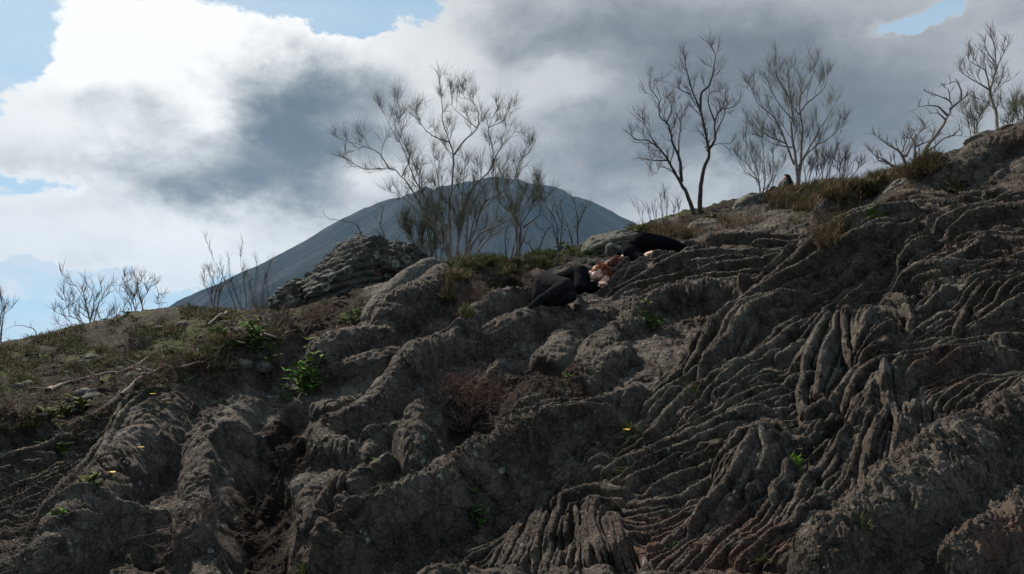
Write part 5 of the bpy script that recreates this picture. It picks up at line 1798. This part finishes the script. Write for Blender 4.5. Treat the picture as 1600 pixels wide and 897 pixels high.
def head(bl, c, crown, face, s=1.0):
    c = np.array(c, float); u = np.array(crown, float); u /= np.linalg.norm(u)
    f = np.array(face, float); f -= u * (f @ u); f /= np.linalg.norm(f); r = np.cross(f, u)
    bl.cone(c + u * .025 * s - f * .02 * s, c + u * .02 * s + f * .015 * s, .088 * s, .080 * s)      # skull
    bl.cone(c - u * .03 * s + f * .03 * s, c - u * .085 * s + f * .055 * s, .062 * s, .030 * s)       # jaw, chin
    bl.cone(c + u * .005 * s + f * .085 * s, c - u * .028 * s + f * .112 * s, .008 * s, .014 * s, sides=8)   # nose
    bl.cone(c - u * .055 * s + f * .082 * s - r * .016 * s, c - u * .055 * s + f * .082 * s + r * .016 * s, .010 * s, .010 * s, sides=8)  # mouth
    for k in (-1, 1):
        bl.cone(c + u * .015 * s + r * k * .085 * s - f * .002 * s, c - u * .022 * s + r * k * .082 * s, .018 * s, .012 * s, sides=8)  # ears
        bl.cone(c + u * .018 * s + f * .078 * s + r * k * .030 * s, c + u * .018 * s + f * .080 * s + r * k * .034 * s, .012 * s, .012 * s, sides=8)  # eyes
    return c, u, f, r


def eyes(c, u, f, r, parent, s=1.0):
    for k in (-1, 1):
        b = Blob(); p = c + u * .016 * s + f * .083 * s + r * k * .031 * s
        b.cone(p - r * .008 * s, p + r * .008 * s, .0075 * s, .0075 * s, sides=8)
        mesh_obj("eye", np.array(b.v), b.f, M_haird, parent)


def hair(c, u, f, r, parent, mat, ends, n=260, s=1.0, seed=0, L=.2, rt=.004):
    """locks rooted over the scalp, falling towards the points in ends"""
    rg_ = np.random.RandomState(seed); T = Tubes()
    for _ in range(n):
        a = rg_.normal(size=3); a /= np.linalg.norm(a)
        d = u * abs(a[2]) * 1.1 + r * a[0] - f * (a[1] * .8 + .15); d /= np.linalg.norm(d)
        if d @ f > .72: continue
        p = c + u * .02 * s + d * .090 * s
        e = np.array(ends[rg_.randint(len(ends))]) + rg_.normal(size=3) * .02
        m1 = p + d * .014 + rg_.normal(size=3) * .008
        m2 = (m1 * .45 + e * .55) + d * .015 + rg_.normal(size=3) * .012
        q = resample(np.array([p - d * .02, m1, m2, e]), .02)
        q[1:] += np.sin(np.arange(1, len(q)) * 1.1 + rg_.uniform(0, 6))[:, None] * rv(rg_) * .005
        T.add(q, np.linspace(rt, rt * .6, len(q)), 5)
    # scalp cap under the locks
    P, fq = sphere_grid(40, 24)
    dd = P @ np.stack([r, -f, u])
    cap = c + u * .022 * s - f * .012 * s + dd * (.098 * s)
    cap = cap - np.maximum((cap - c) @ f - .045 * s, 0)[..., None] * f
    T.v.append(cap.reshape(-1, 3)); T.f.append(fq + T.n); T.n += cap.reshape(-1, 3).shape[0]
    return T.build("hair", mat, parent)


def P_(px, py, Y): return np.array(pt(px, py, Y))


# where the two sleepers lie: depths follow the ground they rest on
def lay(px, py, lift_):
    g, _ = hit(px, py); return g.y


# --- lower sleeper: on her side facing the camera, knees drawn up, head to the right
Y0 = 9.25
try:
    g1, _ = hit(880, 484); Y0 = float(g1.y) + .28
except Exception: pass
p1 = empty("person", tuple(P_(880, 478, Y0)), "ginger-haired person in black curled up asleep, lower of the two on the lava", "person", "people asleep on the lava")
hip_u, hip_l = P_(853, 447, Y0 + .02), P_(852, 460, Y0 - .03)
kn_u, kn_l = P_(886, 447, Y0 - .36), P_(890, 462, Y0 - .34)
an_u, an_l = P_(845, 469, Y0 - .30), P_(846, 476, Y0 - .22)
toe_u, toe_l = P_(834, 478, Y0 - .36), P_(836, 484, Y0 - .30)
wst = P_(874, 444, Y0 + .06); chs = P_(898, 437, Y0 + .06); shu = P_(908, 426, Y0 - .03); shl = P_(912, 445, Y0 + .02)
nk = P_(920, 431, Y0 + .03); hd = P_(935, 428, Y0 - .02)
el_u = P_(905, 452, Y0 - .26); wr_u = P_(930, 445, Y0 - .20)
el_l = P_(925, 452, Y0 - .10); wr_l = P_(938, 444, Y0 - .13)
b = Blob()
b.chain([hip_u, kn_u, an_u, toe_u], [.095, .055, .036, .028]); b.chain([hip_l, kn_l, an_l, toe_l], [.095, .055, .036, .028])
b.chain([hip_u * .5 + hip_l * .5, wst, chs, nk], [.125, .105, .125, .05]); b.chain([nk, hd], [.05, .055])
b.chain([shu, el_u, wr_u], [.05, .036, .024]); b.chain([shl, el_l, wr_l], [.05, .036, .024])
head(b, hd, [.9, .1, .25], [-.25, -.75, -.42])
hand(b, wr_u, [.85, -.1, .25], [.0, -.6, .8], 1, .85); hand(b, wr_l, [.6, 0, .6], [.3, -.9, .2], 1, .85)
b.build("body", M_skin, p1, .0075, 3)
c, u, f, r = head(Blob(), hd, [.9, .1, .25], [-.25, -.75, -.42])
eyes(c, u, f, r, p1)
hair(c, u, f, r, p1, M_hairo, [hd + [.07, -.07, -.05], hd + [.085, .02, .01], hd + [.04, -.09, .04], hd + [.01, -.04, .08], hd + [.06, .06, .04]], 300, seed=3)
b = Blob()
b.chain([(hip_u + hip_l) / 2 + [.03, 0, 0], wst, chs, (chs + nk) / 2], [.125, .122, .148, .10]); b.cone(shu, shl, .085, .085)
b.chain([shu, el_u, wr_u], [.078, .056, .042]); b.chain([shl, el_l, wr_l * .8 + el_l * .2], [.075, .055, .042])
b.build("black_top", M_black, p1, .012, 4, .02)
b = Blob()
b.chain([hip_u, kn_u], [.150, .082]); b.chain([kn_u, kn_u * .45 + an_u * .55, an_u], [.080, .070, .045])
b.chain([hip_l, kn_l], [.140, .082]); b.chain([kn_l, kn_l * .45 + an_l * .55, an_l], [.080, .068, .045]); b.cone(hip_u, hip_l, .15, .145)
b.build("leggings", M_legg, p1, .012, 5, .012)
for a_, t_ in ((an_u, toe_u), (an_l, toe_l)):
    b = Blob(); b.cone(a_ + (a_ - t_) * .15, t_ - (a_ - t_) * .4, .055, .038); b.build("shoe", M_shoe, p1, .01, 2)

# --- upper sleeper: on his or her front, head hanging to the lower left, one hand on the ropes
Y1 = 9.85
try:
    g2, _ = hit(1015, 404); Y1 = 9.85
except Exception: pass
p2 = empty("person", tuple(P_(1005, 396, Y1)), "auburn-haired person in black asleep on the bank, upper of the two sleepers", "person", "people asleep on the lava")
hpa, hpb = P_(1006, 379, Y1 - .05), P_(1010, 386, Y1 + .12)
kna, knb = P_(1042, 379, Y1 - .02), P_(1044, 384, Y1 + .10)
ana, anb = P_(1078, 392, Y1 + .10), P_(1082, 396, Y1 + .16)
toa, tob = P_(1094, 399, Y1 + .05), P_(1098, 401, Y1 + .15)
wst = P_(996, 385, Y1 + .02); chs = P_(988, 391, Y1); nk = P_(976, 403, Y1 - .06); hd = P_(967, 410, Y1 - .12)
sa_, sb_ = P_(985, 394, Y1 - .14), P_(984, 390, Y1 + .12)
ela, wra = P_(998, 405, Y1 - .30), P_(1006, 399, Y1 - .36)
elb, wrb = P_(968, 398, Y1 + .16), P_(958, 406, Y1 + .1)
CR2, FC2 = [-.62, -.25, -.50], [.1, -.45, -.9]
b = Blob()
b.chain([hpa, kna, ana, toa], [.095, .055, .036, .028]); b.chain([hpb, knb, anb, tob], [.095, .055, .036, .028])
b.chain([(hpa + hpb) / 2, wst, chs, nk, hd], [.125, .105, .12, .052, .055])
b.chain([sa_, ela, wra], [.05, .036, .024]); b.chain([sb_, elb, wrb], [.05, .036, .024])
head(b, hd, CR2, FC2)
hand(b, wra, [.62, -.35, .25], [-.15, -.5, .85], 1, 1.0, .5); hand(b, wrb, [-.7, -.3, -.3], [0, -.3, .9], 1, .95)
b.build("body", M_skin, p2, .0075, 3)
c, u, f, r = head(Blob(), hd, CR2, FC2)
eyes(c, u, f, r, p2)
hair(c, u, f, r, p2, M_hairr, [hd + [-.10, -.10, -.08], hd + [-.14, 0, -.02], hd + [.08, -.16, -.06], hd + [.0, -.14, -.08], hd + [-.12, .08, -.05], hd + [.12, -.10, -.05]], 320, seed=4)
b = Blob()
b.chain([(hpa + hpb) / 2 + [-.03, 0, .0], wst, chs, (chs + nk) / 2], [.14, .125, .145, .10]); b.cone(sa_, sb_, .095, .09)
b.chain([sa_, ela, wra * .85 + ela * .15], [.082, .058, .042]); b.chain([sb_, elb, wrb], [.078, .056, .042])
b.build("black_top", M_black, p2, .012, 4, .02)
b = Blob()
b.chain([hpa, kna], [.145, .080]); b.chain([hpb, knb], [.145, .080]); b.cone(hpa, hpb, .150, .145)
b.chain([kna, kna * .5 + ana * .5, ana], [.078, .068, .045]); b.chain([knb, knb * .5 + anb * .5, anb], [.078, .068, .045])
b.build("dark_trousers", M_black, p2, .012, 5, .014)
for a_, t_ in ((ana, toa), (anb, tob)):
    b = Blob(); b.cone(a_, t_, .044, .034); b.build("shoe", M_shoe, p2, .01, 2)

# --- far off, someone sitting on the skyline
Y2 = 20.5
p3b = P_(1224, 303, Y2); gz = ground(p3b[0], p3b[1])
s0 = P_(1226, 309, Y2)
p3 = empty("person", (float(s0[0]), float(s0[1]), float(min(s0[2], gz + .1))), "distant seated person with long dark hair in a taupe top on the skyline", "person")
hipc = s0 + [0, 0, .02]
if gz > s0[2] - .1 or gz < s0[2] - .3: print('seat gap', gz - s0[2])
chs = hipc + [-.02, -.02, .30]; nk = hipc + [.05, 0, .42]; hd = hipc + [.07, 0, .50]
b = Blob(); b.chain([hipc, chs, nk, hd], [.14, .13, .05, .05])
head(b, hd, [.1, 0, 1], [-.9, -.3, -.1])
for k in (-1, 1):
    kn = hipc + [-.36, .13 * k, .18]; an = hipc + [-.55, .12 * k, -.12]
    b.chain([hipc + [0, .09 * k, 0], kn, an, an + [-.14, 0, -.04]], [.09, .055, .036, .028])
    sh_ = chs + [0, .17 * k, .05]; el_ = chs + [-.12, .2 * k, -.18]; wr_ = kn + [.04, -.02 * k, .07]
    b.chain([sh_, el_, wr_], [.05, .036, .024]); hand(b, wr_, [-.9, 0, -.3], [0, 0, 1], k, .95)
b.build("body", M_skin, p3, .01, 2)
c, u, f, r = head(Blob(), hd, [.1, 0, 1], [-.9, -.3, -.1]); eyes(c, u, f, r, p3)
hair(c, u, f, r, p3, M_haird, [hd + [.14, 0, -.26], hd + [.10, -.10, -.28], hd + [.20, .05, -.22], hd + [.05, .12, -.25]], 260, seed=6, rt=.006)
b = Blob(); b.chain([hipc, chs, nk * .6 + chs * .4], [.15, .155, .10])
for k in (-1, 1):
    sh_ = chs + [0, .17 * k, .05]; el_ = chs + [-.12, .2 * k, -.18]; wr_ = hipc + [-.33, .11 * k, .25]
    b.chain([sh_, el_, wr_], [.075, .055, .040])
b.build("taupe_top", M_tan, p3, .014, 4, .02)
b = Blob()
for k in (-1, 1):
    kn = hipc + [-.36, .13 * k, .18]; an = hipc + [-.55, .12 * k, -.12]
    b.chain([hipc + [0, .09 * k, 0], kn, an], [.12, .075, .05])
b.build("dark_trousers", M_black, p3, .014, 4, .01)
for k in (-1, 1):
    an = hipc + [-.55, .12 * k, -.12]; b = Blob(); b.cone(an + [.04, 0, -.03], an + [-.16, 0, -.05], .045, .036); b.build("shoe", M_shoe, p3, .012, 2)
